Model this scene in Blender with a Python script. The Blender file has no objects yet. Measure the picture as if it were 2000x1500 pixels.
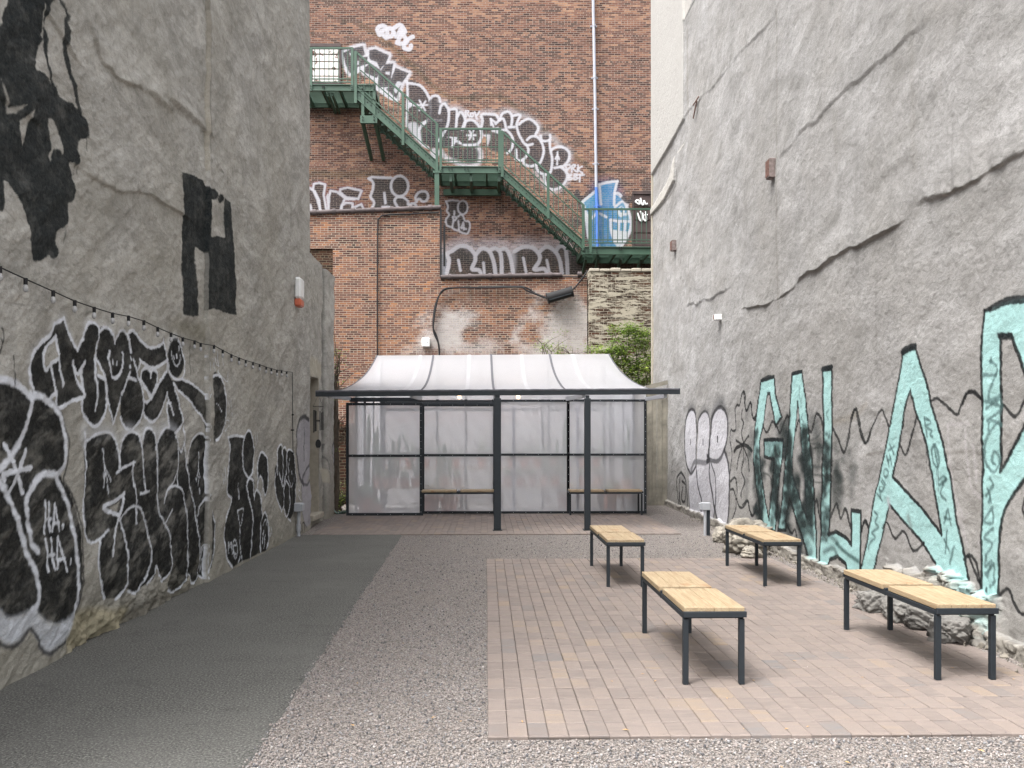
import bpy, bmesh, math, random
import numpy as np
from mathutils import Vector, Matrix
R_ = math.radians
random.seed(7)
rng = np.random.default_rng(11)
scene = bpy.context.scene
COL = scene.collection

# ---------------------------------------------------------------- camera
F = 1680.0            # focal length in pixels of a 2000 px wide frame
CX, CY = 982.0, 848.0  # principal point / horizon
TH = math.atan(33.6 / F)
CT, ST = math.cos(TH), math.sin(TH)
H = 1.6
K = F / 1730.0
cam = bpy.data.cameras.new("camera")
camo = bpy.data.objects.new("camera", cam)
COL.objects.link(camo)
camo.location = (0, 0, H)
camo.rotation_euler = (R_(90), 0, -TH)
cam.sensor_width = 36.0
cam.lens = F / 2000 * 36.0
cam.shift_x = (1000 - CX) / 2000
cam.shift_y = (CY - 750) / 2000
cam.clip_start = 0.05
cam.clip_end = 600
scene.camera = camo

# ---------------------------------------------------------------- light
SUN_EL, SUN_AZ = 62, 232      # azimuth clockwise from +Y
w = bpy.data.worlds.new("World")
scene.world = w
w.use_nodes = True
nt = w.node_tree
bg = nt.nodes["Background"]
sky = nt.nodes.new("ShaderNodeTexSky")
sky.sky_type = 'NISHITA'
sky.sun_disc = False
sky.sun_elevation = R_(SUN_EL)
sky.sun_rotation = R_(SUN_AZ)
sky.air_density = 1.0
sky.dust_density = 6.0
sky.ozone_density = 0.6
hs = nt.nodes.new("ShaderNodeHueSaturation")
hs.inputs['Saturation'].default_value = 0.22
nt.links.new(sky.outputs[0], hs.inputs['Color'])
nt.links.new(hs.outputs[0], bg.inputs[0])
bg.inputs[1].default_value = 0.15
sl = bpy.data.lights.new("sun", 'SUN')
sl.energy = 0.75
sl.angle = R_(22)
sl.color = (1.0, 0.985, 0.965)
so = bpy.data.objects.new("sun", sl)
COL.objects.link(so)
el, az = R_(SUN_EL), R_(SUN_AZ)
sd = Vector((math.sin(az) * math.cos(el), math.cos(az) * math.cos(el), math.sin(el)))
so.rotation_euler = sd.to_track_quat('Z', 'Y').to_euler()
so.location = (0, 0, 30)
scene.view_settings.view_transform = 'Standard'
scene.view_settings.look = 'None'
scene.view_settings.gamma = 1.0
scene.view_settings.exposure = 1.88
try:
    scene.cycles.use_denoising = True
    scene.cycles.denoiser = 'OPENIMAGEDENOISE'
    scene.cycles.denoising_prefilter = 'NONE'
    scene.cycles.max_bounces = 8
    scene.cycles.diffuse_bounces = 4
    scene.cycles.transparent_max_bounces = 16
    scene.cycles.caustics_reflective = False
    scene.cycles.caustics_refractive = False
except Exception:
    pass

# ---------------------------------------------------------------- survey helpers
def ray(px, py):
    a = (px - CX) / F
    b = (CY - py) / F
    return CT * a + ST, -ST * a + CT, b
def onY(px, py, Y):
    dx, dy, dz = ray(px, py)
    t = Y / dy
    return dx * t, Y, H + dz * t
def ground(px, py, z=0.0):
    dx, dy, dz = ray(px, py)
    t = (z - H) / dz
    return dx * t, dy * t, z
XL, XL2, YSEAM = -3.0, -2.955, 9.256
def onL(px, py):
    dx, dy, dz = ray(px, py)
    if 404 < px < 412:
        t = YSEAM / dy
    else:
        t = (XL if px <= 404 else XL2) / dx
    return dy * t, H + dz * t
RK = 0.0185
RX0 = 3.72
def rx(y):
    return RX0 + RK * y
def onR(px, py):
    dx, dy, dz = ray(px, py)
    t = RX0 / (dx - RK * dy)
    return dy * t, H + dz * t

# ---------------------------------------------------------------- materials
MATS = {}
class NT:
    def __init__(s, name):
        s.m = bpy.data.materials.new(name)
        s.m.use_nodes = True
        s.t = s.m.node_tree
        s.b = s.t.nodes["Principled BSDF"]
        s.out = s.t.nodes["Material Output"]
        MATS[name] = s.m
    def n(s, typ, **kw):
        nd = s.t.nodes.new(typ)
        for k, v in kw.items():
            if k.startswith('i_'):
                nd.inputs[k[2:].replace('_', ' ')].default_value = v
            else:
                setattr(nd, k, v)
        return nd
    def l(s, a, b):
        s.t.links.new(a, b)
    def coord(s, kind='Object', scale=(1, 1, 1)):
        tc = s.n('ShaderNodeTexCoord')
        mp = s.n('ShaderNodeMapping')
        mp.inputs['Scale'].default_value = scale
        s.l(tc.outputs[kind], mp.inputs[0])
        return mp.outputs[0]
    def noise(s, vec, scale, detail=4, rough=0.6, dist=0.0):
        nd = s.n('ShaderNodeTexNoise')
        nd.inputs['Scale'].default_value = scale
        nd.inputs['Detail'].default_value = detail
        nd.inputs['Roughness'].default_value = rough
        nd.inputs['Distortion'].default_value = dist
        s.l(vec, nd.inputs['Vector'])
        return nd.outputs['Fac']
    def ramp(s, fac, stops):
        nd = s.n('ShaderNodeValToRGB')
        cr = nd.color_ramp
        while len(cr.elements) < len(stops):
            cr.elements.new(0.5)
        for e, (p, c) in zip(cr.elements, stops):
            e.position = p
            e.color = tuple(c) + (1,) if len(c) == 3 else c
        s.l(fac, nd.inputs[0])
        return nd.outputs[0]
    def mix(s, fac, a, b, mode='MIX'):
        nd = s.n('ShaderNodeMix', data_type='RGBA', blend_type=mode)
        for sock, v in ((nd.inputs[0], fac), (nd.inputs[6], a), (nd.inputs[7], b)):
            if hasattr(v, 'type') or hasattr(v, 'is_linked'):
                s.l(v, sock)
            elif isinstance(v, (int, float)):
                sock.default_value = v
            else:
                sock.default_value = tuple(v) + (1,)
        return nd.outputs[2]
    def math(s, op, a, b=0.0, clamp=False):
        nd = s.n('ShaderNodeMath', operation=op, use_clamp=clamp)
        for i, v in enumerate((a, b)):
            if isinstance(v, (int, float)):
                nd.inputs[i].default_value = v
            else:
                s.l(v, nd.inputs[i])
        return nd.outputs[0]
    def attr(s, name):
        return s.n('ShaderNodeAttribute', attribute_name=name)
    def bump(s, height, strength=0.5, dist=0.01, prev=None):
        nd = s.n('ShaderNodeBump')
        nd.inputs['Strength'].default_value = strength
        nd.inputs['Distance'].default_value = dist
        s.l(height, nd.inputs['Height'])
        if prev is not None:
            s.l(prev, nd.inputs['Normal'])
        return nd.outputs[0]
    def set(s, color=None, rough=None, normal=None, **kw):
        if color is not None:
            if isinstance(color, tuple):
                s.b.inputs['Base Color'].default_value = color + (1,)
            else:
                s.l(color, s.b.inputs['Base Color'])
        if rough is not None:
            if isinstance(rough, (int, float)):
                s.b.inputs['Roughness'].default_value = rough
            else:
                s.l(rough, s.b.inputs['Roughness'])
        if normal is not None:
            s.l(normal, s.b.inputs['Normal'])
        for k, v in kw.items():
            s.b.inputs[k.replace('_', ' ')].default_value = v
        return s.m

def mat_simple(name, c, rough=0.6, var=0.12, scale=20, bump=0.0, metal=0.0):
    m = NT(name)
    v = m.coord()
    f = m.noise(v, scale, 5, 0.6)
    lo = tuple(x * (1 - var) for x in c)
    hi = tuple(min(1, x * (1 + var)) for x in c)
    colr = m.ramp(f, [(0.3, lo), (0.7, hi)])
    nrm = m.bump(m.noise(v, scale * 4, 4), bump, 0.004) if bump else None
    m.set(colr, rough, nrm, Metallic=metal)
    return m.m

def mat_stucco(name, dark, light, warm, dirt):
    m = NT(name)
    v = m.coord()
    v2 = m.coord(scale=(1, 0.45, 1.0))
    big = m.noise(v, 0.55, 6, 0.62, 0.4)
    med = m.noise(v2, 2.3, 7, 0.68, 0.8)
    fine = m.noise(v, 26, 5, 0.7)
    c = m.ramp(med, [(0.33, dark), (0.5, tuple((a + b) / 2 for a, b in zip(dark, light))), (0.66, light)])
    c = m.mix(m.ramp(big, [(0.42, (0, 0, 0)), (0.66, (0.55, 0.55, 0.55))]), c, warm)
    c = m.mix(m.ramp(fine, [(0.3, (0.30, 0.30, 0.30)), (0.55, (0, 0, 0))]), c, tuple(x * 0.62 for x in dark))
    sp = m.noise(v, 120, 3, 0.8)
    c = m.mix(m.ramp(sp, [(0.30, (0.5,) * 3), (0.44, (0,) * 3)]), c, tuple(x * 0.5 for x in dark))
    c = m.mix(m.ramp(sp, [(0.58, (0,) * 3), (0.74, (0.4,) * 3)]), c, tuple(min(1, x * 1.3) for x in light))
    tr = m.noise(m.coord(scale=(1, 0.35, 1.0)), 9, 6, 0.75, 1.6)
    c = m.mix(m.ramp(tr, [(0.36, (0.42,) * 3), (0.5, (0,) * 3)]), c, tuple(x * 0.72 for x in dark))
    # vertical water streaks
    vs = m.coord(scale=(1, 3.2, 0.22))
    st = m.noise(vs, 2.0, 5, 0.65)
    c = m.mix(m.ramp(st, [(0.52, (0, 0, 0)), (0.75, (0.32, 0.32, 0.32))]), c, tuple(x * 0.75 for x in dark))
    # grime near the foot
    sx = m.n('ShaderNodeSeparateXYZ')
    m.l(v, sx.inputs[0])
    foot = m.math('SUBTRACT', 1.0, m.math('MULTIPLY', sx.outputs[2], 1.1), True)
    foot = m.math('MULTIPLY', foot, m.ramp(med, [(0.3, (0.15,) * 3), (0.7, (0.8,) * 3)]))
    c = m.mix(foot, c, dirt)
    pa = m.attr('paint')
    pc = m.mix(m.ramp(m.noise(v, 45, 4), [(0.35, (0.0,) * 3), (0.8, (0.09,) * 3)]), pa.outputs['Color'], c)
    c = m.mix(pa.outputs['Alpha'], c, pc)
    n1 = m.bump(m.noise(m.coord(scale=(1, 0.7, 1)), 16, 6, 0.7, 0.5), 0.55, 0.02)
    n2 = m.bump(m.noise(v, 90, 4, 0.7), 0.55, 0.006, n1)
    n3 = m.bump(m.noise(v, 260, 2, 0.6), 0.35, 0.003, n2)
    m.set(c, 0.95, n3, Specular_IOR_Level=0.1)
    return m.m

def mat_brick(name, mode='red', row=0.0625, bw=0.21):
    m = NT(name)
    tc = m.n('ShaderNodeTexCoord')
    sx = m.n('ShaderNodeSeparateXYZ')
    m.l(tc.outputs['Object'], sx.inputs[0])
    cb = m.n('ShaderNodeCombineXYZ')
    m.l(m.math('ADD', sx.outputs[0], m.math('MULTIPLY', sx.outputs[1], 1.0)), cb.inputs[0])
    m.l(sx.outputs[2], cb.inputs[1])
    # small wobble of the courses
    wob = m.noise(tc.outputs['Object'], 2.2, 3)
    wv = m.n('ShaderNodeCombineXYZ')
    m.l(m.math('MULTIPLY', m.math('SUBTRACT', wob, 0.5), 0.03), wv.inputs[1])
    fw = m.math('MULTIPLY', m.math('SUBTRACT', m.noise(tc.outputs['Object'], 30, 3), 0.5), 0.012)
    m.l(fw, wv.inputs[0])
    va = m.n('ShaderNodeVectorMath', operation='ADD')
    m.l(cb.outputs[0], va.inputs[0]); m.l(wv.outputs[0], va.inputs[1])
    br = m.n('ShaderNodeTexBrick', offset=0.5, squash=0.5, squash_frequency=7)
    for k, v in (('Scale', 1.0), ('Mortar Size', 0.0075), ('Mortar Smooth', 0.35), ('Bias', 0.0), ('Brick Width', bw), ('Row Height', row)):
        br.inputs[k].default_value = v
    br.inputs['Color1'].default_value = (0, 0, 0, 1)
    br.inputs['Color2'].default_value = (1, 1, 1, 1)
    br.inputs['Mortar'].default_value = (0.5, 0.5, 0.5, 1)
    m.l(va.outputs[0], br.inputs['Vector'])
    big = m.noise(tc.outputs['Object'], 0.35, 4, 0.6, 0.5)
    med = m.noise(tc.outputs['Object'], 1.6, 5, 0.65, 0.5)
    pick = m.math('ADD', m.math('MULTIPLY', br.outputs['Color'], 0.75), m.math('ADD', m.math('MULTIPLY', m.math('SUBTRACT', big, 0.34), 0.85), m.math('MULTIPLY', m.math('SUBTRACT', med, 0.5), 0.5)))
    if mode == 'red':
        stops = [(0.04, (0.030, 0.021, 0.019)), (0.20, (0.062, 0.034, 0.027)), (0.38, (0.115, 0.055, 0.041)), (0.58, (0.18, 0.084, 0.058)), (0.8, (0.28, 0.145, 0.092)), (0.98, (0.42, 0.245, 0.15))]
        mort = (0.33, 0.275, 0.235)
    elif mode == 'low':
        stops = [(0.04, (0.03, 0.019, 0.018)), (0.2, (0.08, 0.042, 0.034)), (0.4, (0.145, 0.068, 0.052)), (0.6, (0.205, 0.098, 0.068)), (0.82, (0.275, 0.132, 0.078)), (0.98, (0.40, 0.175, 0.08))]
        mort = (0.42, 0.37, 0.295)
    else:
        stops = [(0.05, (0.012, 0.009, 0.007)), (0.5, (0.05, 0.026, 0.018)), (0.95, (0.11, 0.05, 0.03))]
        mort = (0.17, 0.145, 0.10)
    c = m.ramp(pick, stops)
    c = m.mix(m.ramp(m.noise(tc.outputs['Object'], 24, 5, 0.7), [(0.3, (0.45,) * 3), (0.7, (0,) * 3)]), c, tuple(x * 0.5 for x in stops[2][1]))
    mc = m.mix(m.ramp(med, [(0.35, (0,) * 3), (0.7, (0.7,) * 3)]), mort, tuple(x * 0.62 for x in mort))
    mf = m.math('MULTIPLY', br.outputs['Fac'], 0.92)
    if mode == 'old':
        cover = m.noise(m.coord(scale=(0.5, 0.5, 2.6)), 3.2, 9, 0.82, 0.35)
        cf = m.ramp(cover, [(0.475, (0,) * 3), (0.505, (1,) * 3)])
        sxz = m.math('ADD', m.math('MULTIPLY', br.outputs['Fac'], 1.0), cf, True)
        cream = m.mix(med, (0.29, 0.26, 0.195), (0.43, 0.395, 0.32))
        c = m.mix(sxz, c, cream)
        hgt = m.math('ADD', m.math('MULTIPLY', sxz, 1.0), m.math('MULTIPLY', med, 0.5))
        nr = m.bump(hgt, 0.9, 0.03)
    else:
        c = m.mix(mf, c, mc)
        hgt = m.math('SUBTRACT', 1.0, br.outputs['Fac'])
        hgt = m.math('ADD', hgt, m.math('MULTIPLY', m.noise(tc.outputs['Object'], 60, 3), 0.3))
        nr = m.bump(hgt, 0.8, 0.012)
    if mode in ('red', 'low'):
        pa = m.attr('paint')
        al = pa.outputs['Alpha']
        nz = m.math('SUBTRACT', m.noise(tc.outputs['Object'], 28, 5, 0.75), 0.5)
        inv = m.math('MULTIPLY', m.math('SUBTRACT', 1.0, al), al)
        nz2 = m.math('SUBTRACT', nz, m.math('MULTIPLY', m.math('SUBTRACT', 0.3, br.outputs['Color']), 0.12))
        al = m.math('ADD', al, m.math('MULTIPLY', m.math('MULTIPLY', inv, nz2), 9.0), True)
        c = m.mix(m.math('MULTIPLY', al, 0.96), c, m.mix(m.math('MULTIPLY', br.outputs['Fac'], 0.35), pa.outputs['Color'], mort))
    m.set(c, 0.9, nr, Specular_IOR_Level=0.2)
    return m.m

M_LEFT = mat_stucco('left_stucco', (0.255, 0.246, 0.222), (0.52, 0.505, 0.47), (0.37, 0.35, 0.30), (0.20, 0.18, 0.13))
M_RIGHT = mat_stucco('right_stucco', (0.215, 0.21, 0.201), (0.375, 0.369, 0.364), (0.275, 0.264, 0.248), (0.23, 0.218, 0.195))
M_BACK = mat_brick('back_brick', 'red')
M_LOW = mat_brick('low_brick', 'low')
M_OLD = mat_brick('flaking_brick', 'old', 0.075, 0.23)
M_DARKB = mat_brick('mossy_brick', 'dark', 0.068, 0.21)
M_STEEL = mat_simple('charcoal_steel', (0.009, 0.014, 0.019), 0.6, 0.15, 30, 0.15)
M_BLACK = mat_simple('black_rubber', (0.007, 0.007, 0.008), 0.8)
M_GREEN = NT('green_paint')
_v = M_GREEN.coord()
M_GREEN = M_GREEN.set(M_GREEN.ramp(M_GREEN.noise(_v, 1.2, 6, 0.7), [(0.3, (0.024, 0.060, 0.036)), (0.7, (0.046, 0.096, 0.064))]), 0.5)
M_GREY = mat_simple('grey_plastic', (0.33, 0.34, 0.36), 0.5, 0.08)
M_WHITE = mat_simple('white_plastic', (0.75, 0.75, 0.74), 0.45, 0.05)
M_PIPE = mat_simple('pale_grey_pipe', (0.34, 0.355, 0.40), 0.45, 0.08, 6)
M_PIPEB = mat_simple('blue_painted_pipe', (0.06, 0.16, 0.50), 0.5, 0.12, 6)
M_COPE = mat_simple('clay_coping', (0.075, 0.06, 0.06), 0.8, 0.35, 5, 0.2)
M_TERRA = mat_simple('terracotta', (0.46, 0.18, 0.10), 0.8, 0.2, 8)
M_CACT = mat_simple('cactus_green', (0.07, 0.13, 0.055), 0.7, 0.3, 6)
M_CACT2 = mat_simple('cactus_grey_green', (0.17, 0.22, 0.13), 0.7, 0.3, 6)
M_SOIL = mat_simple('potting_soil', (0.06, 0.045, 0.035), 0.95, 0.3, 40)
M_CONC = mat_simple('rough_concrete', (0.27, 0.255, 0.23), 0.95, 0.4, 9, 0.8)
M_FENCE = mat_simple('grey_board', (0.20, 0.185, 0.15), 0.9, 0.35, 4, 0.3)
M_SILL = mat_simple('sandstone', (0.33, 0.30, 0.245), 0.9, 0.15, 10, 0.3)
M_GLASS = NT('bulb_glass').set((0.62, 0.62, 0.62), 0.05, Transmission_Weight=0.45, IOR=1.45)
M_BARK = mat_simple('bark', (0.09, 0.07, 0.05), 0.9, 0.3, 12, 0.4)
M_ORANGE = mat_simple('faded_red_plastic', (0.50, 0.12, 0.06), 0.5, 0.1)
M_RUST = mat_simple('rusty_steel', (0.13, 0.07, 0.055), 0.8, 0.4, 20, 0.4)
M_BROWN = mat_simple('dark_window_paint', (0.045, 0.028, 0.026), 0.7, 0.4, 3, 0.2)
M_HOSE = mat_simple('green_hose', (0.02, 0.07, 0.05), 0.4)

def m_wood():
    m = NT('pine_board')
    v = m.coord()
    oi = m.n('ShaderNodeObjectInfo')
    va = m.n('ShaderNodeVectorMath', operation='ADD')
    sc = m.n('ShaderNodeVectorMath', operation='SCALE')
    m.l(oi.outputs['Random'], sc.inputs[0]); sc.inputs['Scale'].default_value = 37
    m.l(v, va.inputs[0]); m.l(sc.outputs[0], va.inputs[1])
    mp = m.n('ShaderNodeMapping'); mp.inputs['Scale'].default_value = (14, 1.1, 14)
    m.l(va.outputs[0], mp.inputs[0])
    g = m.noise(mp.outputs[0], 3.0, 7, 0.65, 1.4)
    c = m.ramp(g, [(0.3, (0.225, 0.155, 0.085)), (0.5, (0.32, 0.24, 0.145)), (0.68, (0.39, 0.31, 0.20))])
    k = m.noise(va.outputs[0], 6.5, 2, 0.4)
    c = m.mix(m.ramp(k, [(0.66, (0,) * 3), (0.72, (0.6,) * 3)]), c, (0.26, 0.13, 0.055))
    m.set(c, 0.62, m.bump(g, 0.25, 0.004))
    return m.m
M_WOOD = m_wood()

def m_sheet(name, trans, diff, tint=(0.86, 0.85, 0.88), weave=True, lum=1.0):
    """woven translucent greenhouse sheet: part see-through, part diffusing"""
    m = NT(name)
    t = m.t
    v = m.coord()
    d = m.n('ShaderNodeBsdfDiffuse'); tl = m.n('ShaderNodeBsdfTranslucent'); tr = m.n('ShaderNodeBsdfTransparent')
    n = m.noise(v, 1.3, 5, 0.6, 1.5)
    cl = m.ramp(n, [(0.3, tuple(x * 0.9 for x in tint)), (0.7, tint)])
    m.l(cl, d.inputs[0]); m.l(cl, tl.inputs[0])
    tr.inputs[0].default_value = (0.93, 0.94, 0.97, 1)
    cr = m.noise(m.coord(scale=(1, 1, 5)), 3.5, 6, 0.75, 2.5)
    bp = m.bump(cr, 0.35, 0.02)
    gl = m.n('ShaderNodeBsdfGlossy'); gl.inputs['Roughness'].default_value = 0.28
    m.l(bp, gl.inputs['Normal']); m.l(bp, d.inputs['Normal'])
    a = m.n('ShaderNodeMixShader'); a.inputs[0].default_value = diff
    m.l(d.outputs[0], a.inputs[2]); m.l(tl.outputs[0], a.inputs[1])
    b = m.n('ShaderNodeMixShader')
    if weave:
        ch = m.n('ShaderNodeTexChecker'); ch.inputs['Scale'].default_value = 160
        m.l(v, ch.inputs[0])
        f = m.math('ADD', m.math('MULTIPLY', ch.outputs['Fac'], 0.10), m.math('ADD', trans - 0.05, m.math('MULTIPLY', m.math('SUBTRACT', n, 0.5), 0.25)))
        m.l(f, b.inputs[0])
    else:
        b.inputs[0].default_value = trans
    rf = m.n('ShaderNodeBsdfRefraction'); rf.inputs['IOR'].default_value = 1.04; rf.inputs['Roughness'].default_value = 0.2
    rf.inputs[0].default_value = (0.93, 0.94, 0.97, 1)
    rt = m.n('ShaderNodeMixShader'); rt.inputs[0].default_value = 0.0
    m.l(tr.outputs[0], rt.inputs[1]); m.l(rf.outputs[0], rt.inputs[2])
    m.l(a.outputs[0], b.inputs[1]); m.l(rt.outputs[0], b.inputs[2])
    g = m.n('ShaderNodeMixShader'); g.inputs[0].default_value = 0.03
    m.l(b.outputs[0], g.inputs[1]); m.l(gl.outputs[0], g.inputs[2])
    m.l(g.outputs[0], m.out.inputs['Surface'])
    m.t.nodes.remove(m.b)
    return m.m
M_SHEET = m_sheet('wall_sheet', 0.37, 0.42, (0.93, 0.945, 0.99))
M_ROOF = m_sheet('roof_sheet', 0.22, 0.34, (0.74, 0.74, 0.765))
M_TAPE = m_sheet('seam_tape', 0.10, 0.38, (0.70, 0.70, 0.72), False)
M_WEB = mat_simple('grey_webbing', (0.07, 0.07, 0.08), 0.8)

def m_leaf():
    m = NT('leaf')
    a = m.attr('tone')
    c = m.ramp(a.outputs['Fac'], [(0.0, (0.06, 0.115, 0.02)), (0.5, (0.16, 0.25, 0.04)), (1.0, (0.34, 0.42, 0.09))])
    tl = m.n('ShaderNodeBsdfTranslucent'); m.l(c, tl.inputs[0])
    m.set(c, 0.5)
    mx = m.n('ShaderNodeMixShader'); mx.inputs[0].default_value = 0.35
    m.l(m.b.outputs[0], mx.inputs[1]); m.l(tl.outputs[0], mx.inputs[2])
    m.l(mx.outputs[0], m.out.inputs['Surface'])
    return m.m
M_LEAF = m_leaf()

# ---------------------------------------------------------------- mesh builders
def tag(o, label=None, cat=None, group=None, kind=None):
    if label: o['label'] = label
    if cat: o['category'] = cat
    if group: o['group'] = group
    if kind: o['kind'] = kind
    return o
def empty(name, loc=(0, 0, 0), rz=0.0):
    o = bpy.data.objects.new(name, None)
    o.location = loc; o.rotation_euler = (0, 0, rz)
    o.empty_display_size = 0.1
    COL.objects.link(o)
    return o

class MB:
    def __init__(s):
        s.v, s.f, s.sm = [], [], []
    def add(s, vs, fs, smooth=False):
        b = len(s.v)
        s.v += [tuple(p) for p in vs]
        s.f += [tuple(b + i for i in f) for f in fs]
        s.sm += [smooth] * len(fs)
    def box(s, x0, x1, y0, y1, z0, z1, bev=0.0):
        if x0 > x1: x0, x1 = x1, x0
        if y0 > y1: y0, y1 = y1, y0
        if z0 > z1: z0, z1 = z1, z0
        b = min(bev, (x1 - x0) * .4, (y1 - y0) * .4, (z1 - z0) * .4)
        if b <= 0:
            vs = [(x, y, z) for z in (z0, z1) for y in (y0, y1) for x in (x0, x1)]
            s.add(vs, [(0, 2, 3, 1), (4, 5, 7, 6), (0, 1, 5, 4), (2, 6, 7, 3), (0, 4, 6, 2), (1, 3, 7, 5)])
            return
        def ring(z, i):
            return [(x0 + i, y0 + b, z), (x0 + b, y0 + i, z), (x1 - b, y0 + i, z), (x1 - i, y0 + b, z), (x1 - i, y1 - b, z), (x1 - b, y1 - i, z), (x0 + b, y1 - i, z), (x0 + i, y1 - b, z)]
        def ring2(z):
            q = b
            return [(x0 + q, y0 + q, z), (x0 + q, y0 + q, z), (x1 - q, y0 + q, z), (x1 - q, y0 + q, z), (x1 - q, y1 - q, z), (x1 - q, y1 - q, z), (x0 + q, y1 - q, z), (x0 + q, y1 - q, z)]
        r = [ring(z0 + b, 0), ring(z1 - b, 0)]
        top = [(x0 + b, y0 + b, z1), (x1 - b, y0 + b, z1), (x1 - b, y1 - b, z1), (x0 + b, y1 - b, z1)]
        bot = [(p[0], p[1], z0) for p in top]
        vs = r[0] + r[1] + top + bot
        fs = [(i, (i + 1) % 8, 8 + (i + 1) % 8, 8 + i) for i in range(8)]
        T = [16, 16, 17, 17, 18, 18, 19, 19]; B = [t + 4 for t in T]
        for i in range(8):
            j = (i + 1) % 8
            if T[i] == T[j]:
                fs += [(8 + i, 8 + j, T[i]), (j, i, B[i])]
            else:
                fs += [(8 + i, 8 + j, T[j], T[i]), (j, i, B[i], B[j])]
        fs += [(16, 17, 18, 19), (23, 22, 21, 20)]
        s.add(vs, fs)
    def bar(s, a, b, w, h=None, up=(0, 0, 1)):
        """rectangular bar from a to b"""
        h = h or w
        a = Vector(a); b = Vector(b)
        d = (b - a).normalized()
        u = Vector(up)
        sd_ = d.cross(u)
        if sd_.length < 1e-4:
            sd_ = d.cross(Vector((0, 1, 0)))
        sd_.normalize(); u = sd_.cross(d).normalized()
        vs = []
        for p in (a, b):
            for i, j in ((-1, -1), (1, -1), (1, 1), (-1, 1)):
                vs.append(p + sd_ * (w / 2 * i) + u * (h / 2 * j))
        s.add(vs, [(3, 2, 1, 0), (4, 5, 6, 7), (0, 1, 5, 4), (1, 2, 6, 5), (2, 3, 7, 6), (3, 0, 4, 7)])
    def tube(s, pts, r, seg=8, caps=True):
        pts = [Vector(p) for p in pts]
        n = len(pts)
        rad = r if isinstance(r, (list, tuple)) else [r] * n
        rings = []
        ref = Vector((0.13, 0.31, 0.94))
        for i, p in enumerate(pts):
            d = (pts[min(i + 1, n - 1)] - pts[max(i - 1, 0)]).normalized()
            a = d.cross(ref)
            if a.length < 1e-3: a = d.cross(Vector((1, 0, 0)))
            a.normalize(); b = d.cross(a)
            rings += [p + (a * math.cos(2 * math.pi * k / seg) + b * math.sin(2 * math.pi * k / seg)) * rad[i] for k in range(seg)]
        fs = []
        for i in range(n - 1):
            for k in range(seg):
                k2 = (k + 1) % seg
                fs.append((i * seg + k, i * seg + k2, (i + 1) * seg + k2, (i + 1) * seg + k))
        s.add(rings, fs, True)
        if caps:
            s.add([rings[k] for k in range(seg)], [tuple(range(seg))])
            s.add([rings[(n - 1) * seg + k] for k in range(seg)], [tuple(reversed(range(seg)))])
    def lathe(s, c, prof, seg=16, rib=0, ribd=0.0):
        vs = []
        for r, z in prof:
            for k in range(seg):
                a = 2 * math.pi * k / seg
                rr = r * (1 - ribd * (0.5 + 0.5 * math.cos(a * rib))) if rib else r
                vs.append((c[0] + rr * math.cos(a), c[1] + rr * math.sin(a), c[2] + z))
        n = len(prof)
        fs = [(i * seg + k, i * seg + (k + 1) % seg, (i + 1) * seg + (k + 1) % seg, (i + 1) * seg + k) for i in range(n - 1) for k in range(seg)]
        s.add(vs, fs, True)
        s.add([vs[k] for k in range(seg)], [tuple(reversed(range(seg)))])
        s.add([vs[(n - 1) * seg + k] for k in range(seg)], [tuple(range(seg))])
    def prism(s, poly, y0, y1):
        """polygon in x,z extruded along y"""
        n = len(poly)
        vs = [(p[0], y0, p[1]) for p in poly] + [(p[0], y1, p[1]) for p in poly]
        s.add(vs, [tuple(range(n)), tuple(reversed(range(n, 2 * n)))] + [(i, n + i, n + (i + 1) % n, (i + 1) % n) for i in range(n)])
    def build(s, name, mat, parent=None, world=True):
        me = bpy.data.meshes.new(name)
        me.from_pydata(s.v, [], s.f)
        me.materials.append(mat)
        me.polygons.foreach_set('use_smooth', s.sm)
        bm = bmesh.new(); bm.from_mesh(me)
        bmesh.ops.recalc_face_normals(bm, faces=bm.faces)
        bm.to_mesh(me); bm.free()
        me.update()
        o = bpy.data.objects.new(name, me)
        COL.objects.link(o)
        if parent is not None:
            o.parent = parent
            if world:   # geometry was given in world coordinates
                M = Matrix.Identity(4); q = parent
                while q is not None:
                    M = Matrix.Translation(q.location) @ q.rotation_euler.to_matrix().to_4x4() @ M
                    q = q.parent
                me.transform(M.inverted())
        return o

def copy_tree(o, parent=None):
    c = o.copy(); COL.objects.link(c)
    if parent is not None: c.parent = parent
    for ch in list(o.children):
        copy_tree(ch, c)
    return c

# ---------------------------------------------------------------- numpy noise
_tab = rng.random((256, 256)).astype(np.float32)
def vnoise(x, y, seed=0):
    x = x + seed * 17.31; y = y + seed * 9.77
    xi = np.floor(x).astype(np.int64); yi = np.floor(y).astype(np.int64)
    fx = (x - xi).astype(np.float32); fy = (y - yi).astype(np.float32)
    fx = fx * fx * (3 - 2 * fx); fy = fy * fy * (3 - 2 * fy)
    a = _tab[xi & 255, yi & 255]; b = _tab[(xi + 1) & 255, yi & 255]
    c = _tab[xi & 255, (yi + 1) & 255]; d = _tab[(xi + 1) & 255, (yi + 1) & 255]
    return (a * (1 - fx) + b * fx) * (1 - fy) + (c * (1 - fx) + d * fx) * fy
def fbm(x, y, oct=4, seed=0, g=0.5):
    s = 0; a = 1; t = 0
    for i in range(oct):
        s = s + a * vnoise(x * 2 ** i, y * 2 ** i, seed + i); t += a; a *= g
    return s / t
def smooth(e0, e1, x):
    t = np.clip((x - e0) / (e1 - e0), 0, 1)
    return t * t * (3 - 2 * t)

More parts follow.
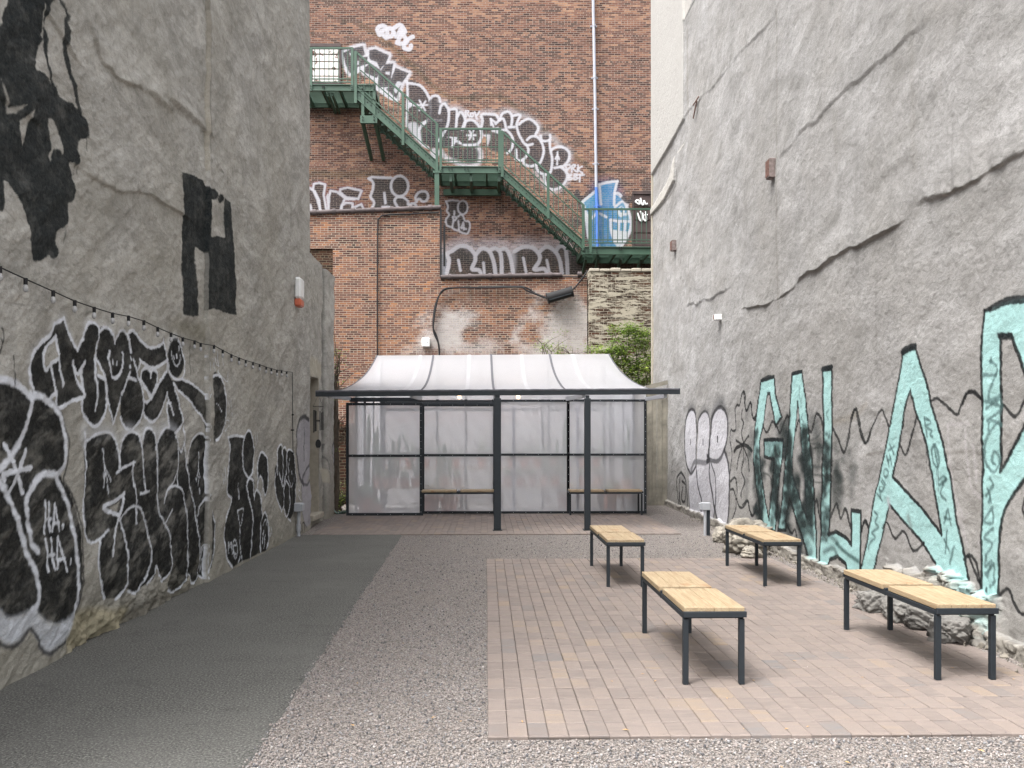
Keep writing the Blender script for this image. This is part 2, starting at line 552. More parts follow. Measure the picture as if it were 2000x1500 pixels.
# ---------------------------------------------------------------- painted wall grids
def P(s):
    """'x,y x,y' -> list"""
    return [tuple(float(c) for c in q.split(',')) for q in s.split()]
def crv(pts, closed=False, n=5):
    if len(pts) < 3: return pts
    out = []
    N = len(pts)
    rngi = range(N) if closed else range(N - 1)
    for i in rngi:
        p0 = pts[(i - 1) % N] if (closed or i > 0) else pts[i]
        p1 = pts[i]; p2 = pts[(i + 1) % N]
        p3 = pts[(i + 2) % N] if (closed or i < N - 2) else pts[(i + 1) % N]
        for k in range(n):
            t = k / n
            out.append(tuple(0.5 * (2 * b + (c - a) * t + (2 * a - 5 * b + 4 * c - d) * t * t + (3 * b - 3 * c + d - a) * t ** 3) for a, b, c, d in zip(p0, p1, p2, p3)))
    if not closed: out.append(pts[-1])
    return out

class Painter:
    def __init__(s, U, V, px2uv):
        s.U = np.asarray(U, np.float32); s.V = np.asarray(V, np.float32)
        s.map = px2uv
        s.uu, s.vv = np.meshgrid(s.U, s.V)      # rows = V
        sh = s.uu.shape
        s.rgb = np.zeros(sh + (3,), np.float32); s.a = np.zeros(sh, np.float32)
        s.d = np.zeros(sh, np.float32)
        s.edge = (fbm(s.uu * 40, s.vv * 40, 2, 5) - 0.5) * 0.016
        s.org = (0, 0, 1)
        s.tex = np.clip(0.97 + 0.35 * (fbm(s.uu * 11, s.vv * 11, 4, 15, 0.7) - 0.42), 0.86, 1.0)
    def origin(s, ox, oy, sc): s.org = (ox, oy, sc)
    def pts(s, p):
        ox, oy, sc = s.org
        return [s.map(ox + x / sc, oy + y / sc) for x, y in p]
    def win(s, q, pad):
        q = np.asarray(q)
        i0 = max(0, np.searchsorted(s.U, q[:, 0].min() - pad) - 1); i1 = min(len(s.U), np.searchsorted(s.U, q[:, 0].max() + pad) + 1)
        j0 = max(0, np.searchsorted(s.V, q[:, 1].min() - pad) - 1); j1 = min(len(s.V), np.searchsorted(s.V, q[:, 1].max() + pad) + 1)
        return slice(j0, j1), slice(i0, i1)
    def comp(s, w, cov, c, erase=False):
        A = s.a[w]; C = s.rgb[w]
        if erase:
            s.a[w] = A * (1 - cov); s.rgb[w] = C * (1 - cov)[..., None]; return
        cov = cov * s.tex[w]
        s.rgb[w] = C * (1 - cov)[..., None] + np.asarray(c, np.float32) * cov[..., None]
        s.a[w] = A * (1 - cov) + cov
    def segd(s, q, w0, pad, closed):
        """distance to polyline on window"""
        js, is_ = w0
        D = np.full((js.stop - js.start, is_.stop - is_.start), 9.0, np.float32)
        n = len(q)
        for i in range(n if closed else n - 1):
            a, b = q[i], q[(i + 1) % n]
            wj, wi = s.win([a, b], pad)
            wj = slice(max(wj.start, js.start), min(wj.stop, js.stop)); wi = slice(max(wi.start, is_.start), min(wi.stop, is_.stop))
            if wj.stop <= wj.start or wi.stop <= wi.start: continue
            x = s.uu[wj, wi] - a[0]; y = s.vv[wj, wi] - a[1]
            dx, dy = b[0] - a[0], b[1] - a[1]
            L = dx * dx + dy * dy + 1e-12
            t = np.clip((x * dx + y * dy) / L, 0, 1)
            d = np.hypot(x - t * dx, y - t * dy)
            v = D[wj.start - js.start:wj.stop - js.start, wi.start - is_.start:wi.stop - is_.start]
            np.minimum(v, d, out=v)
        return D
    def stroke(s, p, w, c, a=1.0, soft=0.006, cu=True, closed=False, erase=False, raw=False):
        if isinstance(p, str): p = P(p)
        if cu and len(p) > 2: p = crv(p, closed)
        q = p if raw else s.pts(p)
        r = w / 2
        pad = r + soft + 0.02
        W = s.win(q, pad)
        if W[0].stop <= W[0].start or W[1].stop <= W[1].start: return
        D = s.segd(q, W, pad, closed) + s.edge[W]
        cov = (1 - smooth(r - soft, r + soft, D)) * a
        s.comp(W, cov, c, erase)
    def fill(s, p, c, a=1.0, soft=0.008, cu=True, erase=False, streak=0.0, sdir=(1.0, 1.0), raw=False):
        if isinstance(p, str): p = P(p)
        if cu: p = crv(p, True, 4)
        q = p if raw else s.pts(p)
        W = s.win(q, soft + 0.02)
        if W[0].stop <= W[0].start or W[1].stop <= W[1].start: return
        x = s.uu[W]; y = s.vv[W]
        ins = np.zeros(x.shape, bool)
        n = len(q)
        for i in range(n):
            (x0, y0), (x1, y1) = q[i], q[(i + 1) % n]
            if y0 == y1: continue
            cnd = (y0 > y) != (y1 > y)
            ins ^= cnd & (x < (x1 - x0) * (y - y0) / (y1 - y0) + x0)
        D = s.segd(q, W, soft + 0.03, True)
        sdv = np.where(ins, -D, D) + s.edge[W]
        cov = (1 - smooth(-soft, soft, sdv)) * a
        if streak:
            k = fbm(x * sdir[0] * 3 + y * 4, y * sdir[1] * 9 - x * 5, 4, 3, 0.65)
            cov = cov * (1 - streak * smooth(0.45, 0.75, k))
        s.comp(W, cov, c, erase)
    def dot(s, x, y, w, c, h=0, **kw):
        s.stroke([(x, y - h), (x, y + h + 0.01)], w, c, **kw)
    def ell(s, cx, cy, rx_, ry_, **kw):
        return [(cx + rx_ * math.cos(t * math.pi / 8), cy + ry_ * math.sin(t * math.pi / 8)) for t in range(16)]
    def ledge(s, p, h, fall, cu=False):
        """plaster bulges out just above this line, with a sharp lower lip (px line)"""
        q = np.array(sorted(s.pts(P(p) if isinstance(p, str) else p)))
        vl = np.interp(s.U, q[:, 0], q[:, 1])
        vl = vl + (fbm(s.U * 2.3, s.U * 0 + 3, 4, 9) - 0.5) * 0.14
        inr = smooth(q[0, 0] - 0.25, q[0, 0] + 0.15, s.U) * (1 - smooth(q[-1, 0] - 0.15, q[-1, 0] + 0.3, s.U))
        amp = inr * (0.25 + 1.1 * smooth(0.3, 0.62, fbm(s.U * 2.7, s.U * 0 + 7, 3, 2)))
        dv = s.vv - vl[None, :]
        s.d += np.where(dv > 0, np.exp(-dv / fall), 0) * smooth(-0.002, 0.02, dv) * h * amp[None, :]
    def mesh(s, name, mat, to3d, parent, mask=None):
        nv, nu = s.uu.shape
        co = to3d(s.uu.astype(np.float64), s.vv.astype(np.float64), s.d.astype(np.float64)).reshape(-1, 3)
        idx = np.arange(nv * nu).reshape(nv, nu)
        q = np.stack([idx[:-1, :-1], idx[:-1, 1:], idx[1:, 1:], idx[1:, :-1]], -1)
        if mask is not None:
            q = q[mask]
        q = q.reshape(-1, 4)
        me = bpy.data.meshes.new(name)
        me.vertices.add(nv * nu); me.vertices.foreach_set('co', co.astype(np.float32).ravel())
        me.loops.add(q.size); me.loops.foreach_set('vertex_index', q.astype(np.int32).ravel())
        me.polygons.add(len(q)); me.polygons.foreach_set('loop_start', (np.arange(len(q)) * 4).astype(np.int32))
        me.polygons.foreach_set('use_smooth', np.ones(len(q), bool))
        me.update(calc_edges=True)
        at = me.color_attributes.new('paint', 'FLOAT_COLOR', 'POINT')
        a = np.clip(s.a, 0, 1)
        col = s.rgb / np.maximum(a, 1e-4)[..., None]
        out = np.concatenate([np.clip(col, 0, 1), a[..., None]], -1).astype(np.float32)
        at.data.foreach_set('color', out.ravel())
        me.materials.append(mat)
        o = bpy.data.objects.new(name, me); COL.objects.link(o)
        if parent is not None: o.parent = parent
        return o

def grow(a, b, f, cap):
    """coordinates from a to b whose step is f(u)"""
    o = [a]
    while o[-1] < b:
        o.append(o[-1] + min(cap, f(o[-1])))
    o[-1] = b
    return o

BK = (0.006, 0.007, 0.008); WH = (0.66, 0.68, 0.73); INK = (0.008, 0.012, 0.014)
# ================================================================ LEFT WALL
def stepL(y): return y * y / (F / 1.953 * 3.0) * 0.85
U = sorted(set([3.0, 3.6, 4.2] + grow(5.0, 9.25, stepL, 0.03) + [9.2555, 9.2565] + grow(9.27, 14.56, stepL, 0.028)))
V = grow(-0.05, 4.6, lambda z: 0.0085, 1) + grow(4.62, 9.2, lambda z: 0.02, 1)[0:] + [10, 11]
YS = 9.256
LW = Painter(U, V, onL)
u, v = LW.uu, LW.vv
LW.edge[np.abs(u - YS) < 0.012] = 0
# relief: broad trowelled undulation in slanting sweeps
a_, b_ = u * 0.82 + v * 0.57, -u * 0.57 + v * 0.82
LW.d += (fbm(a_ * 0.7, b_ * 1.7, 4, 1) - 0.5) * 0.055
LW.d += (fbm(a_ * 2.6, b_ * 6.5, 5, 4, 0.6) - 0.5) * 0.036
LW.d += (np.abs(fbm(a_ * 5, b_ * 9, 4, 8, 0.6) - 0.5)) * -0.022
LW.d += (fbm(u * 22, v * 22, 3, 6) - 0.5) * 0.007
LW.origin(0, 0, 1)
LW.ledge("168,40 200,115 230,150 262,175 300,195 330,215", 0.026, 0.3)
LW.ledge("330,200 360,220 385,245 405,268", 0.035, 0.25)
LW.ledge("155,325 230,372 300,392 358,425", 0.022, 0.35)
LW.ledge("0,190 60,240", 0.018, 0.3)
LW.ledge("95,40 150,120", 0.02, 0.3)
LW.d += np.where(u > YS, XL2 - XL, 0)
# crumbled rough foot
foot = (1 - smooth(0.1, 0.5, v)) * smooth(5.9, 6.6, u) * (1 - smooth(8.6, 9.6, u))
LW.d += foot * (fbm(u * 5, v * 5, 5, 12, 0.65) - 0.62) * 0.16
g = LW
# stains, patches and tone lines on the plaster
g.origin(0, 0, 1)
def speck(g, n, box, c, seed, a=(0.1, 0.45), r=(0.01, 0.05)):
    rr = random.Random(seed)
    for _ in range(n):
        x = rr.uniform(box[0], box[2]); y = rr.uniform(box[1], box[3])
        q = [g.map(x, y)]
        w_ = rr.uniform(*r)
        q.append((q[0][0] + rr.uniform(-1, 1) * w_ * 3, q[0][1] + rr.uniform(-2, 1) * w_))
        g.stroke(q, w_, c, a=rr.uniform(*a), soft=w_ * 0.6, raw=True, cu=False)
speck(g, 150, (0, 0, 600, 1000), (0.07, 0.062, 0.05), 3, (0.1, 0.5), (0.008, 0.03))
g.fill("135,1270 140,1225 160,1195 190,1185 230,1190 255,1185 250,1215 225,1240 190,1258 150,1275", (0.33, 0.29, 0.19), 0.75, 0.05)
g.fill("260,1190 300,1165 350,1150 350,1160 300,1190 250,1222", (0.05, 0.042, 0.03), 0.6, 0.05)
g.stroke("411,0 409,200 410,330", 0.035, (0.42, 0.38, 0.30), 0.5, 0.02)  # paler line down the step face at the seam
g.stroke("405,0 404,340", 0.03, (0.06, 0.05, 0.04), 0.5, 0.03)  # darker line on the recessed side of the step
g.stroke("371,640 373,790", 0.02, (0.07, 0.065, 0.055), 0.5, 0.01)
g.fill("345,618 370,625 400,632 406,660 380,664 350,650 330,635", (0.13, 0.115, 0.07), 0.45, 0.08)

# big dark hand/drip shape
g.origin(0, 0, 2.885)
g.fill("-160,-40 262,-20 264,30 258,80 250,120 240,150 232,200 238,230 215,270 205,320 195,385 235,405 280,450 320,490 340,540 370,570 410,580 440,610 470,640 495,680 505,765 470,785 450,800 440,850 455,910 440,930 400,915 420,1000 435,1090 415,1140 390,1150 395,1250 360,1285 330,1310 330,1370 345,1410 330,1450 300,1455 290,1435 265,1455 205,1475 185,1440 170,1380 165,1300 150,1240 130,1180 100,1110 60,1050 30,1020 22,1040 20,1180 0,1190 -60,1150 -160,900", INK, 0.97, 0.006)
g.fill("-30,-30 42,-6 22,50 8,95 0,140 -60,160", (0, 0, 0), 1, erase=True)
g.fill("100,680 140,655 180,615 165,680 150,720 125,820 108,760 103,720", (0, 0, 0), 0.95, erase=True, cu=False)
g.fill("275,668 310,690 345,750 365,820 368,868 345,845 320,838 300,870 290,905 285,870 300,830 285,760 278,710", (0, 0, 0), 0.95, erase=True)
g.fill("0,440 20,500 38,550 45,605 90,600 135,588 105,620 60,645 42,640 32,575 14,520", (0, 0, 0), 0.9, erase=True, cu=False)
g.stroke("236,25 240,150", 0.012, (0, 0, 0), 0.9, erase=True)
g.fill("243,150 262,190 268,260 268,330 285,400 300,460 325,490 290,465 270,400 252,310 243,245", INK, 0.97)
g.fill("310,-10 345,20 368,70 383,85 377,110 368,130 382,180 380,230 373,260 392,340 402,400 432,490 462,590 474,660 460,650 430,560 395,450 370,370 353,280 346,190 348,110 360,82 335,40", INK, 0.95)
for x, y0, y1 in ((478, 780, 870), (490, 770, 850), (425, 930, 1000), (432, 930, 985), (445, 915, 975), (372, 1275, 1370), (380, 1270, 1340), (350, 280, 350)):
    g.stroke([(x, y0), (x, y1)], 0.008, INK, 0.6, 0.005)
# blocky pictogram at the seam
g.origin(0, 0, 2.419)
g.fill("850,815 900,825 950,850 990,878 1000,980 998,1110 985,1195 925,1165 932,1350 940,1492 905,1496 865,1486 862,1200 860,1000", INK, 0.97, cu=False)
g.fill("992,885 999,890 1003,1120 1030,1113 1062,1125 1060,935 1092,955 1100,1100 1112,1300 1116,1490 1060,1475 1010,1458 980,1465 978,1200 990,1160", INK, 0.97, cu=False)
g.fill(g.ell(1008, 918, 18, 27), INK, 0.97)
g.fill(g.ell(1040, 938, 16, 20), INK, 0.97)

# ---- script lettering with the smiling faces
g.origin(60, 600, 6)
hz = dict(a=0.28, soft=0.05)
OUT1 = "60,1030 15,850 15,640 70,510 150,410 240,330 290,210 410,130 460,280 570,500 620,380 690,190 800,225 870,235 950,270 1000,410 1070,275"
g.stroke(OUT1, 0.05, WH, **hz)
g.fill("290,210 410,130 470,280 570,500 620,370 690,195 795,220 800,420 770,560 850,820 900,960 905,1100 860,1300 760,1410 640,1310 600,1180 600,1080 625,1030 345,1180 320,990 235,1095 200,1060 50,1030 10,860 10,640 80,500 170,400 250,320", BK, 0.97, streak=0.12)
g.fill("810,250 880,230 950,270 1000,400 1060,280 1120,290 1195,480 1165,780 1080,1010 985,1370 910,1100 860,820 790,560 800,420", BK, 0.97, streak=0.12)
g.fill("320,350 330,440 350,590 270,640 240,700 200,740 168,680 182,540 250,440", (0, 0, 0), 1, erase=True)
g.fill("525,650 588,785 648,655 615,1000", (0, 0, 0), 1, erase=True, cu=False)
g.fill("788,640 825,710 848,830 788,790", (0, 0, 0), 1, erase=True, cu=False)
w1 = 0.030
for s_ in ("60,1030 15,850 15,640 70,510 150,410 240,330 290,210 350,165 410,130", "410,130 460,280 510,400 570,500", "570,500 620,380 690,190 800,225 792,420 775,500",
           "785,540 768,800 780,1000 775,1100", "320,340 345,560 370,730 400,850", "320,350 200,480 165,640 200,740 260,660 345,600", "262,680 300,900", "320,990 235,1095",
           "320,990 345,1180 480,1110 620,1050 620,1000", "520,640 560,820 620,1000", "652,640 620,800 620,1000", "535,700 588,785 645,660",
           "600,1090 610,1230 690,1350 760,1400 830,1340 895,1180 895,1000 860,860 790,800", "780,560 840,760 900,950 920,1120 985,1370", "985,1370 1050,1150 1100,960 1160,770",
           "810,290 870,240 930,250 975,340 1000,410", "1000,410 1050,290 1110,280 1160,360 1190,520", "930,520 910,600 940,760 980,830 1040,800 1080,700 1095,540"):
    g.stroke(s_, w1, WH, 0.95)
for x, y in ((768, 1190), (770, 1130), (405, 900), (308, 960), (958, 640), (1008, 655), (788, 430), (778, 500)):
    g.dot(x, y, 0.028, WH, 14)
g.origin(240, 600, 5.555)
g.fill("70,290 140,260 200,340 270,420 350,440 450,390 480,480 490,560 500,700 550,830 600,1030 635,1240 580,1350 500,1410 485,1200 480,1050 470,970 440,1060 400,1180 320,1245 260,1190 235,1100 225,1150 190,1270 100,1330 30,1290 0,1200 -10,960 60,730 90,560 100,480", BK, 0.97, streak=0.12)
g.fill("190,575 320,655 480,575 490,685 400,800 320,990 255,1030 232,960 205,840 170,720", (0, 0, 0), 1, erase=True)
g.fill("210,690 250,660 300,690 315,720 345,680 385,720 380,820 320,970 250,870 212,780", BK, 0.97)
g.fill(g.ell(578, 550, 88, 220), BK, 0.97)
g.fill("545,800 640,785 750,840 860,920 925,985 925,1340 850,1220 700,1010 600,900", BK, 0.97, cu=False, streak=0.2)
g.fill("985,750 1040,745 1090,850 1110,1000 1105,1250 1050,1400 1000,1445 985,1440", BK, 0.96, streak=0.2)
for s_ in ("100,490 95,400 70,290 110,255 160,280 220,370 290,430 360,435 440,395 455,350", "455,350 470,470 480,560 490,690", "190,570 250,620 320,655 400,640 490,565",
           "120,570 160,700 210,860 235,1000 235,1120 200,1240 110,1330 40,1300 0,1200", "200,590 172,670", "490,690 430,770 380,860 310,1000 260,1030 230,980", "230,860 280,920 305,990",
           "315,750 305,690 260,660 215,690 205,780 250,860 315,965", "315,750 325,690 360,680 388,740 370,840 320,970", "235,1130 270,1210 320,1245 390,1190 440,1070 475,930", "475,930 505,1050 540,1160",
           "550,840 600,1030 635,1240 575,1350 500,1412", "500,1412 482,1200 478,1050 512,1042", "500,620 520,720 570,780 640,770 665,680 668,560 640,420 610,350", 
           "640,780 740,830 850,910 925,990", "550,830 620,930 720,1030 850,1210 925,1340", "75,710 40,820 0,940", "60,760 155,795",
           "985,750 1040,740 1090,830 1110,980 1110,1150 1090,1300 1040,1410 1000,1445"):
    g.stroke(s_, w1, WH, 0.95)
g.stroke("490,470 500,400 540,330 590,320", 0.035, WH, 0.5, 0.03)
for s_ in ("535,480 550,570 590,640 625,580 620,430", "1000,470 1020,620 1050,640", "1035,480 1040,680 1030,700 1130,810 1132,690", "1085,480 1085,630", "985,560 1005,700", "905,440 912,540",
           "920,760 910,940", "910,600 910,680", "1135,1030 1145,1130", "1160,1020 1175,1160", "1110,1230 1150,1230 1150,1290 1100,1350", "650,1290 655,1500"):
    g.stroke(s_, 0.016, WH, 0.85)
for t in range(5):
    g.dot(1005 + t * 14, 1045 + t * 20, 0.016, WH, 4)
for x, y in ((568, 545), (592, 535), (90, 550), (75, 645), (1188, 1165)):
    g.dot(x, y, 0.022, WH, 12)

# ---- huge throw-up on the left edge
g.origin(0, 0, 1)
g.fill("-80,735 0,735 30,745 55,765 75,772 100,788 125,822 134,870 130,912 122,930 140,962 155,1008 163,1080 162,1140 152,1195 130,1215 105,1218 85,1208 68,1188 50,1200 20,1207 0,1190 -80,1190", BK, 0.97, streak=0.32, sdir=(1.0, 1.0))
g.fill("-60,1190 0,1190 20,1206 50,1200 68,1187 85,1208 108,1219 130,1212 150,1198 140,1230 128,1252 100,1272 82,1262 64,1228 42,1252 15,1258 0,1247 -60,1240", (0.52, 0.54, 0.58), 0.93, 0.03, streak=0.2)
g.stroke("-30,1235 0,1252 20,1264 40,1258 55,1238 64,1228 74,1243 85,1268 98,1277 115,1268 130,1253", 0.03, (0.03, 0.03, 0.035), 0.9, 0.015)
g.stroke("105,782 125,812 135,850 137,880 133,920 128,938 145,968 159,1010 165,1080 164,1140 155,1192", 0.022, (0.02, 0.02, 0.022), 0.9, 0.012)
w2 = 0.048
for s_ in ("-40,735 0,740 30,748 45,758 58,772", "62,768 61,800 50,840 30,880 0,918 -30,935", "62,776 78,772 95,782 112,797 128,830 131,880 126,912 113,928", "113,928 98,925 80,930 62,955 53,985 58,1020 66,1060 78,1076",
           "112,933 125,958 138,990 145,1030 153,1090 155,1150 150,1195", "-10,925 15,965 30,1000 48,1050 55,1080 70,1110 78,1150 75,1180 67,1190"):
    g.stroke(s_, w2, WH, 0.95, 0.012)
for s_ in ("13,868 30,912 48,963", "53,880 35,925 19,963", "10,936 12,925 62,914"):
    g.stroke(s_, 0.036, WH, 0.95)
for s_ in ("91,977 92,1042", "98,981 101,1038", "91,1014 102,1013", "110,984 106,1037", "110,984 120,1037", "107,1022 118,1021", "93,1052 98,1115", "103,1052 109,1112", "95,1086 109,1083",
           "116,1050 114,1110", "117,1050 132,1115", "115,1093 128,1091"):
    g.stroke(s_, 0.024, WH, 0.95)
g.dot(126, 1029, 0.028, WH, 3); g.dot(140, 1097, 0.028, WH, 3)
for s_ in ("0,640 6,652 2,690", "28,695 30,720 32,752", "0,662 3,668"):
    g.stroke(s_, 0.012, BK, 0.85)

# ---- bubble letters, second
g.origin(160, 830, 4.286)
g.stroke("30,60 40,130 150,70 240,55 290,110 330,260 360,90 420,50 480,80 510,100 560,15 610,60 640,80 700,15 780,60", 0.10, WH, 0.45, 0.06)
g.fill("40,140 150,90 240,75 290,130 330,260 360,110 420,65 480,80 510,170 525,80 560,35 600,60 628,160 650,80 700,30 780,80 800,210 850,200 885,330 905,170 950,90 1010,85 1055,180 1068,330 1060,500 1040,620 1060,640 1075,900 1075,1260 1020,1280 995,1250 960,1310 930,1325 900,1260 870,1300 790,1400 750,1370 740,1250 700,1300 680,1300 620,1190 600,1290 550,1330 500,1380 430,1420 370,1370 330,1440 280,1450 200,1440 160,1290 135,1130 150,1000 165,960 100,985 40,930 25,750 35,500", BK, 0.97, streak=0.34)
g.fill("1100,730 1122,780 1130,900 1118,1130 1095,1200 1105,1000", BK, 0.9)
g.fill("245,690 322,640 295,740", (0, 0, 0), 0.9, erase=True, cu=False)
w3 = 0.024
for s_ in ("30,60 45,300 45,500 30,650 30,850 60,960 110,985 170,940 225,880", "50,130 150,70 240,60 290,120 320,220 320,360", "325,360 335,230 360,110 420,60 480,80 505,200 520,380 525,560", "485,575 560,555",
           "300,400 350,360 450,310", "440,310 430,400 455,600 455,820", "510,120 530,50 560,25 600,60 625,160 630,300 635,500 640,720 680,820 730,920 750,1080 740,1220 680,1310", "750,710 690,820",
           "620,200 640,110 690,30 720,20", "780,100 800,230 800,500", "800,360 770,470 700,570 685,650", "690,620 720,540 780,510 830,550 860,660 880,850 895,1080 890,1200 860,1310 790,1400 750,1370 740,1320",
           "850,0 860,200 890,450 935,650 970,850 995,1050 990,1230 940,1330 895,1250", "810,190 830,225 850,160", "875,330 900,170 950,80 1010,80 1055,170 1070,350 1065,480 1030,610 990,680 975,760", "1030,620 1060,628",
           "1100,720 1130,850 1125,1050 1090,1200 1040,1280 1000,1265", "155,980 140,1130 160,1290 210,1450", "330,800 370,1000 380,1130 370,1330 300,1460", "320,800 400,700 460,680 510,740 550,930 575,1080 560,1220 510,1350 450,1410 380,1390",
           "550,1330 600,1260 620,1180 670,1310"):
    g.stroke(s_, w3, WH, 0.95, 0.008)
for s_ in ("365,570 280,640 195,690 310,755", "360,570 340,690 310,790"):
    g.stroke(s_, 0.036, WH, 0.95)
for s_ in ("310,780 275,930 263,1090",):
    g.stroke(s_, 0.03, WH, 0.95)
for s_ in ("190,200 205,380 235,600", "190,520 200,380", "200,330 245,470", "975,230 975,400 990,580", "955,470 975,380", "980,380 995,440"):
    g.stroke(s_, 0.016, WH, 0.95)
for s_ in ("1018,1230 1010,1030 1040,1010 1050,1080 1015,1130", "1055,1020 1040,1130 1045,1235 1065,1210 1050,1130 1065,1060"):
    g.stroke(s_, 0.018, WH, 0.85)

# ---- character letters by the seam
g.origin(420, 830, 5.357)
g.fill("140,135 220,120 300,130 330,60 370,60 400,150 410,280 400,430 380,530 400,600 415,720 430,690 470,740 485,850 490,1000 505,960 530,920 560,1000 570,1100 555,1290 470,1340 375,1390 280,1430 170,1490 130,1380 115,1200 130,1000 180,790 140,720 130,550 140,420 160,250", BK, 0.97, streak=0.1)
g.fill("440,540 445,400 470,310 500,290 540,340 555,450 550,620 525,730 500,680 490,580 470,540 450,600", BK, 0.97)
g.fill("640,400 650,300 675,210 700,270 720,240 745,280 780,260 820,310 840,450 850,650 840,830 800,970 760,970 730,900 715,850 690,910 650,780 625,650 620,450", BK, 0.95)
g.fill("245,905 290,890 264,1050", (0, 0, 0), 0.0, erase=True)
for s_ in ("135,130 220,110 300,125", "135,130 160,230 145,420 125,560 140,720 180,770 175,830 130,990 115,1200 130,1380 180,1490", "350,560 300,460 280,300 300,130 345,60 380,90 405,250 405,400 380,510 350,560",
           "345,570 325,640 340,730 380,900 385,1100 375,1390", "350,560 380,570 400,650 410,780", "410,760 420,700 440,680 470,740 485,850 490,1000 480,1330", "445,650 440,450 470,310 500,285 545,350 555,480 550,650 525,735 500,670 485,570 465,535 450,600",
           "490,1000 500,940 530,915 560,1000 565,1200 545,1290"):
    g.stroke(s_, 0.032, WH, 0.95, 0.008)
for s_ in ("240,900 295,880 265,1060 240,900", "265,1060 260,1200 290,1430", "270,1380 250,1440", "250,610 255,770", "515,1290 535,1150", "500,1240 520,1100", "510,1050 535,990 550,1050", "415,95 430,260", "435,85 440,210",
           "85,520 95,605", "110,450 105,620", "475,690 485,780", "490,690 500,770", "572,1060 580,1170", "590,1080 592,1150"):
    g.stroke(s_, 0.02, WH, 0.88)
for s_ in ("690,910 650,780 620,620 640,400", "645,520 645,300 675,205 700,260 705,450 700,590", "700,300 720,235 745,270 745,520", "750,350 755,270 790,260 825,320 845,500 850,650 840,820", "665,500 690,590 710,640 740,520",
           "745,580 775,650 785,830 750,960 720,880 710,700 745,580", "690,910 715,850", "770,980 800,1010"):
    g.stroke(s_, 0.03, WH, 0.92)
for s_ in ("775,350 765,500 795,645 825,590 815,400", "860,560 880,690 900,620", "870,740 900,800", "150,1350 145,1230 160,1280 175,1230 180,1350", "210,1400 185,1300 210,1195 235,1280 230,1370 210,1405", "220,1260 200,1270 200,1340 220,1350"):
    g.stroke(s_, 0.02, WH, 0.8)
g.dot(780, 480, 0.03, WH, 10); g.dot(800, 500, 0.03, WH, 10)
# pale ghost face beside the doorway
g.origin(560, 700, 4.167)
GW = (0.34, 0.33, 0.36)
g.fill("75,640 100,540 140,485 178,495 192,520 194,880 160,1030 130,1030 95,930", GW, 0.85, 0.02)
g.fill("122,1040 150,1040 190,1010 200,1300 165,1370 140,1340 125,1200", GW, 0.8, 0.02)
g.stroke("140,1030 105,950 82,800 78,640 100,520 140,472 185,500", 0.07, (0.045, 0.045, 0.05), 0.9, 0.02)
g.stroke("148,560 150,640 142,720 142,830", 0.035, (0.04, 0.04, 0.045), 0.85, 0.01)
g.stroke("190,870 150,920 130,1000 165,1030 192,990", 0.05, (0.06, 0.06, 0.065), 0.8, 0.015)
g.stroke("122,1040 125,1200 140,1340 165,1375", 0.025, (0.06, 0.06, 0.065), 0.6, 0.01)
for s_ in ("75,1330 80,1420", "100,1420 98,1340 110,1320 118,1400 104,1425", "128,1420 126,1340 140,1350 140,1400"):
    g.stroke(s_, 0.03, BK, 0.8)

kk = ((LW.uu > 9.2556) & (LW.uu < 9.285) & (LW.vv < 2.75)).astype(np.float32)
LW.a *= 1 - kk * .9; LW.rgb *= (1 - kk * .9)[..., None]
left_b = empty('plastered_building', (XL, 4.0, 0))
tag(left_b, 'tall grey stucco building side left of the yard, covered in black and white graffiti', 'building')
ow = g.mesh('plaster_wall', M_LEFT, lambda U_, V_, D_: np.stack([XL + D_ - left_b.location.x, U_ - left_b.location.y, V_], -1), left_b)
mb = MB(); mb.box(-14, XL - 0.09, 3.0, 14.56, -0.3, 11.0); mb.build('building_mass', M_CONC, left_b)
mb = MB(); mb.box(XL - 0.09, XL - 0.03, 14.46, 14.56, -0.3, 10.98); mb.build('corner_strip', M_CONC, left_b)

# lower rear wing with the doorway
cy0, cy1 = 14.58, 17.05
U2 = list(np.arange(cy0, cy1 + 0.001, 0.02)); V2 = list(np.arange(-0.05, 4.72, 0.02))
XW = -3.02
def onW(px, py):
    dx, dy, dz = ray(px, py); t = XW / dx
    return dy * t, H + dz * t
LW2 = Painter(U2, V2, onW)
u, v = LW2.uu, LW2.vv
LW2.d += (fbm(u * 1.6, v * 1.1, 5, 21, 0.6) - 0.5) * 0.09 + (fbm(u * 9, v * 9, 4, 23, 0.6) - 0.5) * 0.03
grv = np.exp(-((u - 16.12) / 0.10) ** 4)
LW2.d -= grv * 0.10
LW2.rgb += grv[..., None] * 0.035; LW2.a += grv * 0.85  # shade of the recess painted into the groove colour
LW2.d += (smooth(16.15, 16.3, u)) * 0.03
g = LW2
g.origin(560, 700, 4.167)
g.fill("190,0 215,-10 262,20 290,60 285,150 262,160 205,140 192,100", (0.42, 0.38, 0.29), 0.6, 0.05)
g.fill("268,900 300,890 325,930 330,1000 310,1010 285,970", (0.46, 0.42, 0.34), 0.7, 0.03)
g.fill("350,760 365,700 385,690 398,740 396,880 380,890", GW, 0.8, 0.03)
g.stroke("350,770 352,720 372,685 392,720", 0.04, (0.05, 0.05, 0.055), 0.85, 0.015)
g.stroke("350,770 365,850 372,900", 0.03, (0.05, 0.05, 0.055), 0.8, 0.015)
g.stroke("290,850 305,790 310,700", 0.03, (0.05, 0.05, 0.055), 0.8, 0.015)
g.stroke("305,790 320,850 330,900", 0.03, (0.05, 0.05, 0.055), 0.8, 0.015)
D0, D1, DZ0, DZ1 = 14.80, 15.62, 0.20, 2.60
